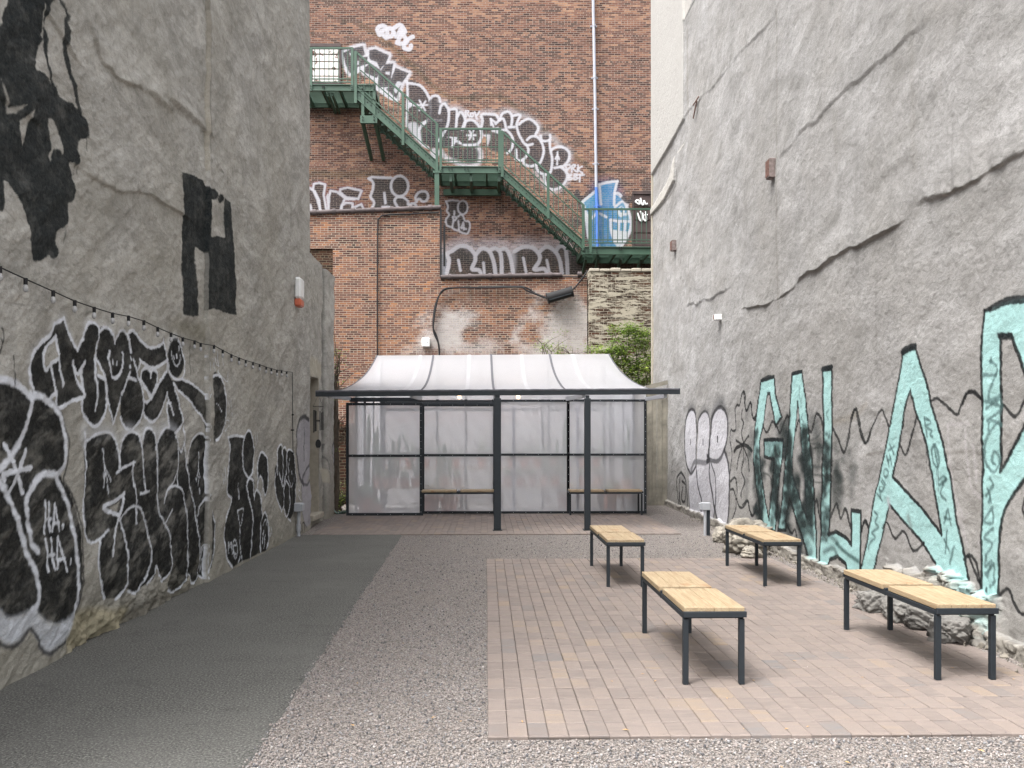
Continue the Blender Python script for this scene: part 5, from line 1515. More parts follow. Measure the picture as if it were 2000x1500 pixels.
# bolt clusters
mb = MB()
for px, py in ((631, 170), (634, 170), (631, 173), (634, 173), (608, 170), (608, 175), (688, 169), (688, 173), (688, 177), (709, 169), (709, 175), (731, 168), (731, 172), (731, 176), (709, 230), (709, 236), (731, 230), (731, 236),
               (863, 329), (863, 333), (877, 329), (877, 333), (883, 329), (883, 333), (908, 329), (908, 333), (914, 329), (914, 333), (971, 329), (971, 333), (861, 336), (976, 328), (976, 335),
               (1140, 486), (1140, 490), (1148, 487), (1148, 492), (1165, 486), (1165, 490), (1165, 494), (1209, 484), (1213, 484), (1209, 488), (1213, 488)):
    x_, z_ = S(px, py); mb.box(x_ - .014, x_ + .014, YS1 - .10, YS1 - .06, z_ - .014, z_ + .014)
for i in range(22):
    for p0, p1 in (((700, 184), (856, 325)), ((982, 337), (1137, 477))):
        px = p0[0] + (p1[0] - p0[0]) * (i + .5) / 22; py = p0[1] + (p1[1] - p0[1]) * (i + .5) / 22
        x_, z_ = S(px, py); mb.box(x_ - .012, x_ + .012, YS1 - .03, YS1 - .012, z_ - .012, z_ + .012)
b_ = mb.build('bolts', M_BLACK, esc); b_['kind'] = 'stuff'

# drain pipe
pipe = empty('drain_pipe', onY(1165, 500, YB - .14)); tag(pipe, 'long pale grey drain pipe running down the brick building, blue where the face is painted', 'pipe')
mb = MB(); mb.tube([onY(1157, -120, YB - .14), onY(1158.5, 0, YB - .14), onY(1162, 180, YB - .14), onY(1164.5, 366, YB - .14)], .05, 12); mb.build('upper_pipe', M_PIPE, pipe)
mb = MB(); mb.tube([onY(1164.5, 366, YB - .14), onY(1166.5, 420, YB - .14), onY(1167.5, 505, YB - .14)], .052, 12); b_ = mb.build('lower_pipe', M_PIPEB, pipe); b_['label'] = 'blue painted lower pipe'
for px, py in ((1160, 50), (1161.5, 151), (1163, 212), (1164, 319), (1167, 402)):
    x_, y_, z_ = onY(px, py, YB - .14)
    mb = MB(); mb.tube([(x_, y_, z_ - .03), (x_, y_, z_ + .03)], .062, 12); mb.box(x_ - .11, x_ + .11, y_ + .04, y_ + .10, z_ - .02, z_ + .02); mb.build('pipe_bracket', M_PIPE if py < 380 else M_PIPEB, pipe)
# windows of the brick building
def window(px0, py0, px1, py1, white):
    x0, _, z1 = onY(px0, py0, YB); x1, _, z0 = onY(px1, py1, YB)
    y_ = YB - .05
    f_ = MB(); f_.box(x0 - .06, x1 + .06, y_ - .02, y_ + .06, z1, z1 + .1); f_.box(x0 - .06, x1 + .06, y_ - .04, y_ + .06, z0 - .09, z0); f_.box(x0 - .06, x0, y_ - .01, y_ + .06, z0, z1); f_.box(x1, x1 + .06, y_ - .01, y_ + .06, z0, z1)
    fr = f_.build('window', M_BROWN, back)
    n = 5 if white else 4
    for k in range(n):
        za = z0 + (z1 - z0) * k / n + .02; zb_ = z0 + (z1 - z0) * (k + 1) / n - .02
        mb = MB(); mb.box(x0 + .01, x1 - .01, y_ + .01 + (k % 2) * .006, y_ + .04, za, zb_)
        mb.build('shutter_board', M_WINW if white else M_BROWN, fr)
    return x0, x1, z0, z1, y_
m = NT('peeling_white_paint'); v_ = m.coord()
M_WINW = m.set(m.ramp(m.noise(v_, 2.6, 3, 0.6, 1.0), [(0.43, (0.13, 0.07, 0.055)), (0.47, (0.62, 0.60, 0.57))]), 0.8)
window(560, 92, 663, 164, True)
x0, x1, z0, z1, yy = window(1238, 380, 1300, 481, False)
mb = MB()
for s_ in ("922,420 945,440 975,450 960,400 925,410 930,430", "985,370 1000,440 1020,460 1030,400", "1030,400 1050,450 1075,440", "945,560 960,600 975,650 1000,660 1000,570 975,540", "1010,560 1030,650 1060,650 1050,540", "1035,590 1075,585"):
    q = [onY(1100 + x / 6.52, 330 + y / 6.52, yy - .005) for x, y in crv(P(s_))]
    mb.tube(q, .03, 6)
wtag = mb.build('sprayed_tag', M_WHITE, back)

# cables and the black splice case
def cable(name, pts, Y, r, label, cat='cable', mat=None):
    mb = MB(); q = [onY(x, y, Y) for x, y in crv(pts)]; mb.tube(q, r, 6)
    o = mb.build(name, mat or M_BLACK); tag(o, label, cat); return o
cable('wall_cable', P("737,700 737,560 738,440 741,427 752,420 800,418 857,415"), YF - .05, .022, 'thin black cable climbing the left part of the lower brick building')
mb = MB()
for d_, s_ in ((0, "857,704 858,680 852,655 846,640 847,615 852,590 862,572 880,563 950,561 1020,560 1045,573 1070,582"), (.05, "858,700 856,670 847,648 848,620 855,585 866,566 890,562 960,562 1016,561 1030,568 1068,583"), (0, "1116,568 1126,558 1140,540 1148,528")):
    q = [onY(x, y, YF - .08 - d_) for x, y in crv(P(s_))]; mb.tube(q, .024, 6)
o = mb.build('power_cable', M_BLACK); tag(o, 'black cable looping over the lower brick wall to the fat splice case', 'cable')
a = Vector(onY(1069, 583, YF - .2)); b = Vector(onY(1118, 569, YF - .2)); d_ = (b - a).normalized()
sp = empty('splice_case', tuple(a)); tag(sp, 'fat black cylindrical cable case hanging tilted on the brick wall', 'cable case')
mb = MB(); mb.tube([a, b], .145, 18); mb.build('case_body', M_BLACK, sp)
mb = MB(); mb.bar(a + d_ * .05 + Vector((0, -.13, -.07)), b - d_ * .05 + Vector((0, -.13, -.07)), .03, .03); mb.build('clamp_rail', M_STEEL, sp)
for t_ in (.02, .98):
    p = a.lerp(b, t_); mb = MB(); mb.tube([p - d_ * .02, p + d_ * .02], .16, 18); mb.build('end_cap', M_BLACK, sp)
wb = empty('junction_box', onY(832, 670, YF - .06)); tag(wb, 'small white square box on the lower brick wall above the greenhouse roof', 'box')
x_, y_, z_ = onY(832, 669, YF - .1); mb = MB(); mb.box(x_ - .12, x_ + .12, y_ - .05, y_ + .09, z_ - .13, z_ + .13, .025); mb.build('box_cover', M_WHITE, wb)
mb = MB(); mb.tube([(x_ + .04, y_ - .06, z_), (x_ + .04, y_ - .048, z_)], .02, 8); mb.build('key_hole', M_GREY, wb)

# ================================================================ LOW BRICK WALL, BOARD FENCE
YLW = 19.6
lw = empty('garden_wall', (-3.1, YLW, 0)); tag(lw, 'low mossy red brick wall in the gap left of the greenhouse', 'wall')
mb = MB(); mb.box(-3.8, -2.75, YLW, YLW + .3, 0, 1.72); mb.build('brick_wall', MATS['low_brick'] and M_DARKB, lw)
mb = MB()
for i in range(14):
    z_ = random.uniform(-.04, .05); mb.box(-3.8 + i * .078, -3.8 + i * .078 + .074, YLW - .03, YLW + .32, 1.723, 1.84 + z_, .01)
mb.build('wall_cap', M_DARKB, lw)
fn = empty('board_fence', (3.6, 19.2, 0)); tag(fn, 'weathered grey board fence squeezed between greenhouse and right-hand wall', 'fence')
for i in range(11):
    x_ = 2.95 + i * .112
    mb = MB(); h_ = 2.62 + random.uniform(-.02, .02); mb.box(x_, x_ + .104, 19.2 + (i % 2) * .012, 19.222 + (i % 2) * .012, 0.0, h_ - (i * .0)); mb.build('board', M_FENCE, fn)
mb = MB(); mb.box(2.95, 4.18, 19.24, 19.28, 2.4, 2.48); mb.build('rail', M_FENCE, fn); mb = MB(); mb.box(2.95, 4.18, 19.24, 19.28, .3, .38); mb.build('rail', M_FENCE, fn); mb = MB(); mb.bar((3.0, 19.19, 2.5), (4.15, 19.19, 2.78), .04, .09); mb.build('brace', M_FENCE, fn)
# fence extends as the far yard boundary behind the greenhouse
bf_ = empty('yard_fence', (0, 21.6, 0)); tag(bf_, 'grey board fence seen dimly through the sheeting behind the greenhouse', 'fence')
for i in range(48):
    x_ = -2.6 + i * .112
    mb = MB(); mb.box(x_, x_ + .106, 21.6, 21.622, 0, 1.9); mb.build('board', M_FENCE, bf_)

# ================================================================ GREENHOUSE
YG, YD, YBM, YR = 17.15, 16.78, 14.15, 20.4
gh = empty('greenhouse', (0.25, YG, 0)); tag(gh, 'greenhouse of charcoal steel frames with milky sheet walls and a swept translucent roof', 'greenhouse')
def zY(py, Y): return H + (CY - py) * Y / F
prof = [(14.15, 2.30), (14.4, 2.303), (14.76, 2.315), (15.49, 2.37), (16.6, 2.49), (17.4, 2.60), (18.16, 2.757), (18.8, 2.90), (19.32, 3.06), (19.9, 3.25), (20.4, 3.46)]
PYs = np.array([p[0] for p in prof]); PZs = np.array([p[1] for p in prof])
def roofz(y): return float(np.interp(y, ys_s, zs_s))
ys_s = np.linspace(14.15, 20.4, 60)
co_ = np.polyfit(PYs, PZs, 5); zs_s = np.polyval(co_, ys_s)
xl0 = onY(618, 768, YBM)[0]; xr0 = onY(1327, 766, YBM)[0]; xl1 = onY(735, 697, YR)[0]; xr1 = onY(1190, 690, YR)[0]
def roofpt(f0, f1, t):
    y = 14.15 + (20.4 - 14.15) * t
    a = xl0 + (xr0 - xl0) * f0; b = xl1 + (xr1 - xl1) * f1
    x = a + (b - a) * t
    f = f0 + (f1 - f0) * t
    return x, y, float(np.interp(y, ys_s, zs_s)) + 0.05 * f * t + 0.006 * math.sin(f * 17 + y * 2.2) * t * (1 - t) * 2
def roofstrip(fa, fb, off, mat, name, parent, nx=1, nt_=40):
    vs = []; fs = []
    for i in range(nt_ + 1):
        for j in range(nx + 1):
            u_ = j / nx
            x, y, z = roofpt(fa[0] + (fb[0] - fa[0]) * u_, fa[1] + (fb[1] - fa[1]) * u_, i / nt_)
            vs.append((x, y, z + off))
    for i in range(nt_):
        for j in range(nx):
            a = i * (nx + 1) + j; fs.append((a, a + 1, a + nx + 2, a + nx + 1))
    mb = MB(); mb.add(vs, fs, True)
    o = mb.build(name, mat, parent, world=False)
    M_ = Matrix.Translation(gh.location); o.data.transform(M_.inverted())
    return o
roof = roofstrip((0, 0), (1, 1), 0, M_ROOF, 'roof_sheet', gh, 70, 60)
for f0, f1 in ((.27, .244), (.491, .492), (.711, .743)):
    roofstrip((f0 - .0036, f1 - .0046), (f0 + .0036, f1 + .0046), .008, M_WEB, 'webbing', roof)
for f0, f1 in ((.213, .19), (.408, .398), (.593, .622), (.786, .842)):
    roofstrip((f0 - .006, f1 - .0065), (f0 + .006, f1 + .0065), .006, M_TAPE, 'seam', roof)
for f in (0.003, .997):
    roofstrip((f - .003, f - .003), (f + .003, f + .003), .008, M_WEB, 'edge_binding', roof)
# front beam, posts
mb = MB()
xa = onY(617, 771, YBM)[0]; xb = onY(1327.5, 766, YBM)[0]
za, zb_ = zY(770.5, YBM), zY(765, YBM)
mb.bar((xa, YBM, za), (xb, YBM, zb_), .075, .075); mb.build('front_beam', M_STEEL, gh)
mb = MB(); q = [(xa + (xb - xa) * i / 60, YBM - .02 + .004 * math.sin(i * 1.7), za + (zb_ - za) * i / 60 + .042 + .002 * math.sin(i * 2.3)) for i in range(61)]
mb.tube(q, .022, 8); mb.build('rolled_hem', M_WEB, gh)
for p0, p1 in ((964.5, 978.5), (1141.5, 1153)):
    xa_, xb2 = onY(p0, 900, YBM)[0], onY(p1, 900, YBM)[0]
    mb = MB(); mb.box(xa_, xb2, YBM - .055, YBM + .055, PZ + .012, 2.19, .004); mb.box(xa_ + .02, xb2 - .02, YBM - .03, YBM + .03, 2.191, 2.24); pst = mb.build('post', M_STEEL, gh)
    mb = MB(); mb.box(xa_ - .02, xb2 + .02, YBM - .075, YBM + .075, PZ, PZ + .011); mb.build('base_plate', M_STEEL, pst)
# eave rafters
ZT = zY(780, YG)
for px_f, px_b in ((640, 683), (803, 822), (968, 966), (1140, 1107), (1300, 1262)):
    a = Vector(onY(px_f, 774, YBM)); b = Vector(onY(px_b, 782, YG)); a.z = 2.235; b.z = ZT + .01
    mb = MB(); mb.bar(a, b, .05, .07); mb.build('eave_rafter', MATS['grey_plastic'], gh)
# front wall bays
def frame(px0, px1, Y, pyt, pyb, mids, nm, t=.05, sheet=True, dep=.05):
    x0, x1 = onY(px0, 900, Y)[0], onY(px1, 900, Y)[0]
    z1, z0 = zY(pyt, Y), max(zY(pyb, Y), PZ)
    mb = MB(); mb.box(x0, x0 + t, Y - dep, Y, z0, z1); mb.box(x1 - t, x1, Y - dep, Y, z0, z1)
    for zz in (z0, z1 - t): mb.box(x0 + t, x1 - t, Y - dep + .002, Y - .002, zz, zz + t)
    for py in mids:
        zz = zY(py, Y); mb.box(x0 + t, x1 - t, Y - dep + .002, Y - .002, zz - t / 2, zz + t / 2)
    fr = mb.build(nm, M_STEEL, gh)
    ys = Y + .004
    zs = [z0] + [zY(p, Y) for p in mids] + [z1]
    for a_, b_ in zip(zs[:-1], zs[1:]):
        mb = MB()
        nx, nz = 24, 20
        vs = [(x0 + .01 + (x1 - x0 - .02) * i / nx, ys + .006 * math.sin(i * 1.1 + j * .7) * (0 < i < nx) * (0 < j < nz), a_ + .005 + (b_ - a_ - .01) * j / nz) for j in range(nz + 1) for i in range(nx + 1)]
        mb.add(vs, [(j * (nx + 1) + i, j * (nx + 1) + i + 1, (j + 1) * (nx + 1) + i + 1, (j + 1) * (nx + 1) + i) for j in range(nz) for i in range(nx)], True)
        mb.build('sheet', M_SHEET, fr)
    mb = MB()
    n = 6
    for zz in (z0 + t / 2, z1 - t / 2) + tuple(zY(p, Y) for p in mids):
        for i in range(n):
            x_ = x0 + (x1 - x0) * (i + .5) / n; mb.box(x_ - .006, x_ + .006, Y - dep - .004, Y - dep, zz - .006, zz + .006)
    for i in range(16):
        zz = z0 + (z1 - z0) * (i + .5) / 16; mb.box(x1 - t / 2 - .006, x1 - t / 2 + .006, Y - dep - .004, Y - dep, zz - .006, zz + .006)
    b_ = mb.build('rivets', M_GREY, fr); b_['kind'] = 'stuff'
    return fr
frame(676.5, 825, YD, 787, 1010, [890], 'sliding_door')
frame(824, 968, YG, 789, 1007, [889], 'wall_frame')
frame(966, 1112, YG, 780.5, 1006, [888], 'wall_frame', .045)
frame(1107, 1262, YG, 780, 1005, [888], 'wall_frame', .045)
mb = MB(); x0, x1 = onY(683, 0, YD)[0], onY(990, 0, YD)[0]; mb.box(x0, x1, YD - .03, YD + .03, zY(785, YD), zY(781.5, YD)); mb.build('door_track', M_STEEL, gh)
mb = MB(); x0, x1 = onY(684, 0, YG)[0], onY(822, 0, YG)[0]; mb.box(x0, x1, YG - .04, YG + .0, zY(783, YG), zY(777, YG)); mb.build('lintel', M_STEEL, gh)
# vertical lap tape on the sheets
for px in (1003.5, 1128.5):
    x_ = onY(px, 0, YG)[0]; mb = MB(); mb.box(x_ - .032, x_ + .032, YG + .012, YG + .016, .06, 2.16); mb.build('lap_tape', M_TAPE, gh)
# eave infill sheet above the wall up to the roof
x0, x1 = onY(677, 0, YG)[0], onY(1262, 0, YG)[0]
mb = MB(); mb.add([(x0, YG + .02, ZT), (x1, YG + .02, ZT), (x1, YG + .02, 2.56), (x0, YG + .02, 2.56)], [(0, 1, 2, 3)]); mb.build('gable_sheet', M_SHEET, gh)
for px in (822, 968, 1109):
    x_ = onY(px, 0, YG)[0]; mb = MB(); mb.box(x_ - .02, x_ + .02, YG + .03, YG + .06, ZT, 2.55); mb.build('stud', M_STEEL, gh)
# side walls, rear wall
for xs_, nm in ((x0, 'left'), (x1, 'right')):
    mb = MB()
    yy_ = np.linspace(YG + .03, YR, 14)
    def xe_(y_):
        t_ = (y_ - 14.15) / 6.25
        return (xl0 + (xl1 - xl0) * t_ + .10) if nm == 'left' else (xr0 + (xr1 - xr0) * t_ - .10)
    vs = [(xe_(y_), y_, 0.02) for y_ in yy_] + [(xe_(y_), y_, roofz(y_) - .03) for y_ in yy_]
    mb.add(vs, [(i, i + 1, 15 + i, 14 + i) for i in range(13)]); mb.build('side_sheet', M_SHEET, gh)
    mb = MB()
    for y_ in (YG + .06, 18.2, 19.3, YR - .06): mb.box(xe_(y_) - .025, xe_(y_) + .025, y_ - .025, y_ + .025, 0, roofz(y_) - .04)
    mb.bar((xe_(YG + .1), YG + .1, 1.12), (xe_(YR - .1), YR - .1, 1.12), .04, .05); mb.build('side_frame', M_STEEL, gh)
mb = MB(); mb.add([(xl1 + .1, YR, .02), (xr1 - .1, YR, .02), (xr1 - .1, YR, 3.42), (xl1 + .1, YR, 3.42)], [(0, 1, 2, 3)]); mb.build('rear_sheet', M_SHEET, gh)
mb = MB()
for k in range(5):
    x_ = xl1 + .13 + (xr1 - xl1 - .26) * k / 4; mb.box(x_ - .03, x_ + .03, YR - .08, YR - .02, 0, 3.37)
mb.box(xl1 + .1, xr1 - .1, YR - .082, YR - .018, 1.1, 1.16); mb.box(xl1 + .1, xr1 - .1, YR - .082, YR - .018, 2.3, 2.36); mb.box(xl1 + .05, xr1 - .05, YR - .085, YR - .01, 3.37, 3.42); mb.build('rear_frame', M_STEEL, gh)
mb = MB()
for px in (709, 750, 910, 1060, 1192): 
    x_ = onY(px, 0, 18.1)[0]; mb.box(x_ - .03, x_ + .03, 18.07, 18.13, 0, 2.62)
mb.box(onY(750, 0, 18.1)[0], onY(1192, 0, 18.1)[0], 18.08, 18.12, 2.08, 2.15); mb.build('inner_frame', M_STEEL, gh)
mb = MB(); mb.add([(x0, YG, .012), (x1, YG, .012), (x1, YR, .012), (x0, YR, .012)], [(0, 1, 2, 3)]); mb.build('floor', mat_simple('light_bounce_floor', (0.42, 0.40, 0.37), 0.9, 0.25, 60, 0.3), gh)  # floor colour lightened to bounce light onto the wall sheets
# two warm lamps inside
ML = NT('warm_bulb'); ML.set((1, .8, .5), .4); ML.b.inputs['Emission Color'].default_value = (1, .62, .3, 1); ML.b.inputs['Emission Strength'].default_value = 2.2
for k, (px, lb) in enumerate(((897, 'glowing warm bulb under the roof above the left bench bay'), (1012, 'glowing warm bulb under the roof just right of the front post'))):
    x_, y_, z_ = onY(px, 775, 17.9)
    lm = empty('hanging_bulb', (x_, y_, z_)); tag(lm, lb, 'lamp', 'lamps hanging inside the greenhouse')
    mb = MB(); mb.lathe((x_, y_, z_ - .05), [(.012, 0), (.035, .02), (.045, .05), (.03, .085), (.018, .1)], 12); mb.build('bulb', ML.m, lm)
    mb = MB(); mb.tube([(x_, y_, z_ + .05), (x_, y_, z_ + .18)], .012, 6); mb.build('lamp_socket', M_BLACK, lm)

# ================================================================ PLANTS IN THE GREENHOUSE
def pot(parent, c, r, h, mat=M_TERRA):
    mb = MB(); mb.lathe(c, [(r * .68, 0), (r * .72, .01), (r * .92, h * .8), (r * .92, h * .8), (r * 1.02, h * .8), (r * 1.02, h), (r * .9, h), (r * .88, h * .9)], 20); p = mb.build('pot', mat, parent)
    mb = MB(); mb.lathe((c[0], c[1], c[2] + h * .86), [(r * .88, 0), (r * .5, .012)], 14); mb.build('soil', M_SOIL, p)
def columnar(parent, c, stems, mat=M_CACT):
    for dx, dy, h, r, lx in stems:
        mb = MB(); n = 10
        pts = [(c[0] + dx + lx * (i / n) ** 1.3, c[1] + dy, c[2] + h * i / n) for i in range(n + 1)]
        seg = 20; vs = []
        for i, p in enumerate(pts):
            rr_ = r * (1 if i < n - 1 else (.75 if i == n - 1 else .2)) * (.9 if i == 0 else 1)
            for k in range(seg):
                a = 2 * math.pi * k / seg; q = rr_ * (1 - .16 * (k % 2))
                vs.append((p[0] + q * math.cos(a), p[1] + q * math.sin(a), p[2]))
        mb.add(vs, [(i * seg + k, i * seg + (k + 1) % seg, (i + 1) * seg + (k + 1) % seg, (i + 1) * seg + k) for i in range(n) for k in range(seg)], True)
        mb.add(vs[-seg:], [tuple(range(seg))])
        mb.build('stem', mat, parent)
def barrel(parent, c, r, mat=M_CACT):
    mb = MB(); mb.lathe(c, [(r * math.cos(t), r * .95 * (1 + math.sin(t))) for t in [(-1.2 + i * 2.7 / 10) for i in range(11)]], 40, 16, .14); mb.build('cactus_body', mat, parent)
def leafy(parent, c, h, w_, n, seed):
    rr = random.Random(seed); mb = MB()
    for k in range(n):
        a = rr.random() * 6.28; e = rr.uniform(.5, 1.3); L = h * rr.uniform(.6, 1)
        d = Vector((math.cos(a) * math.cos(e), math.sin(a) * math.cos(e), math.sin(e))); s_ = Vector((-math.sin(a), math.cos(a), 0)) * w_
        b = Vector(c)
        mb.add([b, b + d * L * .5 + s_, b + d * L + Vector((0, 0, -.05)), b + d * L * .5 - s_], [(0, 1, 2, 3)])
    mb.build('leaves', M_CACT2, parent)
def table(px0, px1, Y, zt, dep, label):
    x0, x1 = onY(px0, 0, Y)[0], onY(px1, 0, Y)[0]
    t = empty('plant_table', ((x0 + x1) / 2, Y, 0)); tag(t, label, 'table', 'plant tables inside the greenhouse')
    mb = MB()
    for k in range(5): mb.box(x0, x1, Y + dep * k / 5, Y + dep * (k + 1) / 5 - .01, zt - .04, zt)
    mb.build('table_top', M_WOOD, t)
    for x_ in (x0 + .05, x1 - .05):
        for y_ in (Y + .05, Y + dep - .05):
            mb = MB(); mb.box(x_ - .025, x_ + .025, y_ - .025, y_ + .025, .012, zt - .04); mb.build('leg', M_STEEL, t)
    return x0, x1
table(722, 905, 17.95, .50, .7, 'wooden plant table dimly seen through the left greenhouse bays')
table(975, 1185, 17.95, .52, .7, 'wooden plant table dimly seen through the right greenhouse bays')
table(745, 1180, 19.2, .85, .6, 'taller wooden plant table along the back of the greenhouse')
def plant(px, Y, z, kind, r, h, label, *arg):
    x_ = onY(px, 0, Y)[0]
    t = empty('potted_cactus' if kind != 'leaf' else 'potted_plant', (x_, Y, z)); tag(t, label, 'cactus' if kind != 'leaf' else 'plant', 'potted plants inside the greenhouse')
    pot(t, (x_, Y, z), r, h)
    if kind == 'col': columnar(t, (x_, Y, z + h * .85), arg[0])
    elif kind == 'bar': barrel(t, (x_, Y, z + h * .85), arg[0], arg[1] if len(arg) > 1 else M_CACT)
    elif kind == 'leaf': leafy(t, (x_, Y, z + h * .9), arg[0], .02, 26, int(px))
F0 = .012
plant(1226, 17.55, .36, 'col', .125, .30, 'tall cactus with three upright stems in a terracotta pot behind the right bench', [(0, 0, 1.28, .028, .02), (.05, .02, 1.02, .026, .06), (-.05, .0, .82, .024, -.02)])
plant(713, 17.35, F0, 'bar', .16, .30, 'round barrel cactus in a big floor pot at the left corner', .17)
plant(736, 17.3, F0, 'bar', .13, .17, 'two pale round cacti in a low bowl on the greenhouse floor', .085, M_CACT2)
plant(719, 18.3, F0, 'col', .16, .34, 'tall dark columnar cactus standing behind the left door panel', [(0, 0, 1.75, .045, .02), (.1, .03, 1.35, .04, .04), (-.09, .02, 1.1, .04, -.03)])
plant(737, 18.0, .5, 'col', .10, .2, 'slim columnar cactus at the left end of the front table', [(0, 0, 1.1, .035, 0), (.06, .0, .7, .03, .02)])
plant(753, 17.98, .5, 'bar', .10, .17, 'white woolly cactus on the table behind the left door', .09, M_CACT2)
plant(768, 18.1, .5, 'col', .10, .18, 'stubby forked cactus on the table behind the left door', [(0, 0, .85, .04, .0), (.08, 0, .95, .035, .06), (-.07, .02, .6, .035, -.03)])
plant(790, 18.0, .5, 'bar', .11, .16, 'squat barrel cactus on the table beside the door edge', .10)
plant(812, 18.1, .5, 'col', .11, .18, 'leaning columnar cactus behind the right edge of the door', [(0, 0, 1.0, .03, -.3), (.04, 0, .6, .035, .02)])
plant(842, 17.6, F0, 'leaf', .17, .32, 'dark spiky plant in a floor pot behind the left bench', .75)
plant(868, 18.2, .5, 'col', .12, .2, 'group of thick upright cacti above the left bench', [(0, 0, .75, .05, 0), (.11, 0, .62, .05, .02), (-.11, 0, .68, .045, 0)])
plant(893, 18.0, .5, 'bar', .11, .18, 'small round cactus above the right half of the left bench', .09)
plant(877, 17.5, F0, 'bar', .19, .30, 'wide terracotta tub with round cactus below the left bench', .12)
plant(991, 18.1, .52, 'bar', .11, .18, 'round cactus just right of the left front post', .1)
plant(1018, 18.0, .52, 'leaf', .11, .17, 'pale spiky plant in the middle of the centre bay', .42)
plant(1040, 18.2, .52, 'bar', .10, .18, 'green round cactus right of centre on the front table', .10)
plant(1062, 18.0, .52, 'col', .10, .18, 'pair of short columnar cacti in the centre bay', [(0, 0, .62, .04, 0), (.08, 0, .45, .04, .02)])
plant(1084, 18.1, .52, 'leaf', .11, .19, 'bushy pale succulent near the right end of the centre bay', .5)
plant(1100, 18.5, F0, 'col', .15, .32, 'tall cactus behind the upright between centre and right bays', [(0, 0, 1.7, .045, .05), (-.1, 0, 1.2, .04, -.03)])
plant(1135, 18.1, .52, 'bar', .12, .18, 'round cactus behind the right front post', .1)
plant(1168, 18.1, .52, 'leaf', .12, .18, 'spiky plant right of the right front post', .45)
plant(1192, 17.6, F0, 'bar', .15, .42, 'broad low cactus in a tall pot under the right bench', .13)
plant(1205, 17.55, .36, 'bar', .10, .20, 'small clay pot with a tiny cactus beside the tall three-stem cactus', .06)
for k, px in enumerate((775, 800, 830, 860, 890, 940, 1000, 1025, 1050, 1080, 1140, 1165)):
    x_ = onY(px, 0, 19.4)[0]
    t = empty('clay_pot', (x_, 19.4, .85)); tag(t, 'plain terracotta pot in the row along the rear greenhouse table', 'pot', 'clay pots along the rear greenhouse table')
    pot(t, (x_, 19.4, .85), .11, .2)
    leafy(t, (x_, 19.4, 1.02), .35 + .2 * (k % 3), .02, 14, k)
x_ = onY(1225, 0, 17.5)[0]
st_ = empty('plant_stand', (x_, 17.55, 0)); tag(st_, 'low plant stand behind the right bench carrying the tall cactus', 'stand')
mb = MB(); mb.box(x_ - .42, x_ + .2, 17.4, 17.72, .32, .36); mb.build('stand_top', M_WOOD, st_)
for a_, b_ in ((-.38, 17.43), (.16, 17.43), (-.38, 17.69), (.16, 17.69)):
    mb = MB(); mb.box(x_ + a_ - .02, x_ + a_ + .02, b_ - .02, b_ + .02, .012, .32); mb.build('leg', M_STEEL, st_)

# ================================================================ BENCHES
def make_bench():
    t = empty('bench')
    W, L, ZS = .383, 1.43, .487
    hw, hl = W / 2, L / 2
    rr = random.Random(2)
    for s_ in (-1, 1):
        mb = MB(); y0, y1 = (0.036, hl) if s_ > 0 else (-hl, -0.036)
        pw = W / 4; ox = -.006 if s_ > 0 else .004
        for k in range(4):
            dz = rr.uniform(-.0015, .0015)
            mb.box(ox - hw + k * pw + .0007, ox - hw + (k + 1) * pw - .0007, y0 + rr.uniform(0, .003), y1 - rr.uniform(0, .004), ZS - .037 + dz, ZS + dz, .003)
        mb.build('seat', M_WOOD, t)
    mb = MB()
    fz = ZS - .040
    for s_ in (-1, 1):
        mb.box(s_ * (hw - .012) - .014, s_ * (hw - .012) + .014, -hl + .02, hl - .02, fz - .032, fz, .002)
        mb.box(-hw - .004, hw + .012, s_ * (hl + .004) - .012, s_ * (hl + .004) + .012, fz - .02, fz + .016, .002)
        mb.box(-hw + .004, hw - .004, s_ * (hl - .02) - .012, s_ * (hl - .02) + .0065, fz - .030, fz - .001, .002)
    mb.box(-hw - .004, hw + .002, -.012, .012, fz - .034, fz + .018, .002)
    mb.build('frame', M_STEEL, t)
    for sx_ in (-1, 1):
        for sy_ in (-1, 1):
            mb = MB(); x_ = sx_ * (hw - .014); y_ = sy_ * (hl - .016)
            mb.box(x_ - .017, x_ + .017, y_ - .017, y_ + .017, 0, fz - .0325, .002); mb.build('leg', M_STEEL, t)
    return t
b0 = make_bench()
BL_ = [((1.44, 6.11), 0, 'bench in the middle foreground, pale wooden seat pads on dark steel legs'),
       ((3.087, 6.18), 0, 'bench in the right foreground beside the crumbling wall foot'),
       ((1.447, 9.58), 0, 'bench at the back edge of the pavement, nearest the right front post'),
       ((3.08, 9.58), 0, 'bench at the back of the pavement, in front of the pale boulder and teal letters'),
       ((-.53, 16.92), 90, 'bench under the second greenhouse bay, left of the two front posts'),
       ((2.35, 16.92), 90, 'bench against the rightmost greenhouse bay')]
for i, ((x_, y_), a_, lb) in enumerate(BL_):
    o = b0 if i == 0 else copy_tree(b0)
    o.location = (x_, y_, PZ); o.rotation_euler = (0, 0, R_(a_))
    tag(o, lb, 'bench', 'matching wooden benches with steel legs')

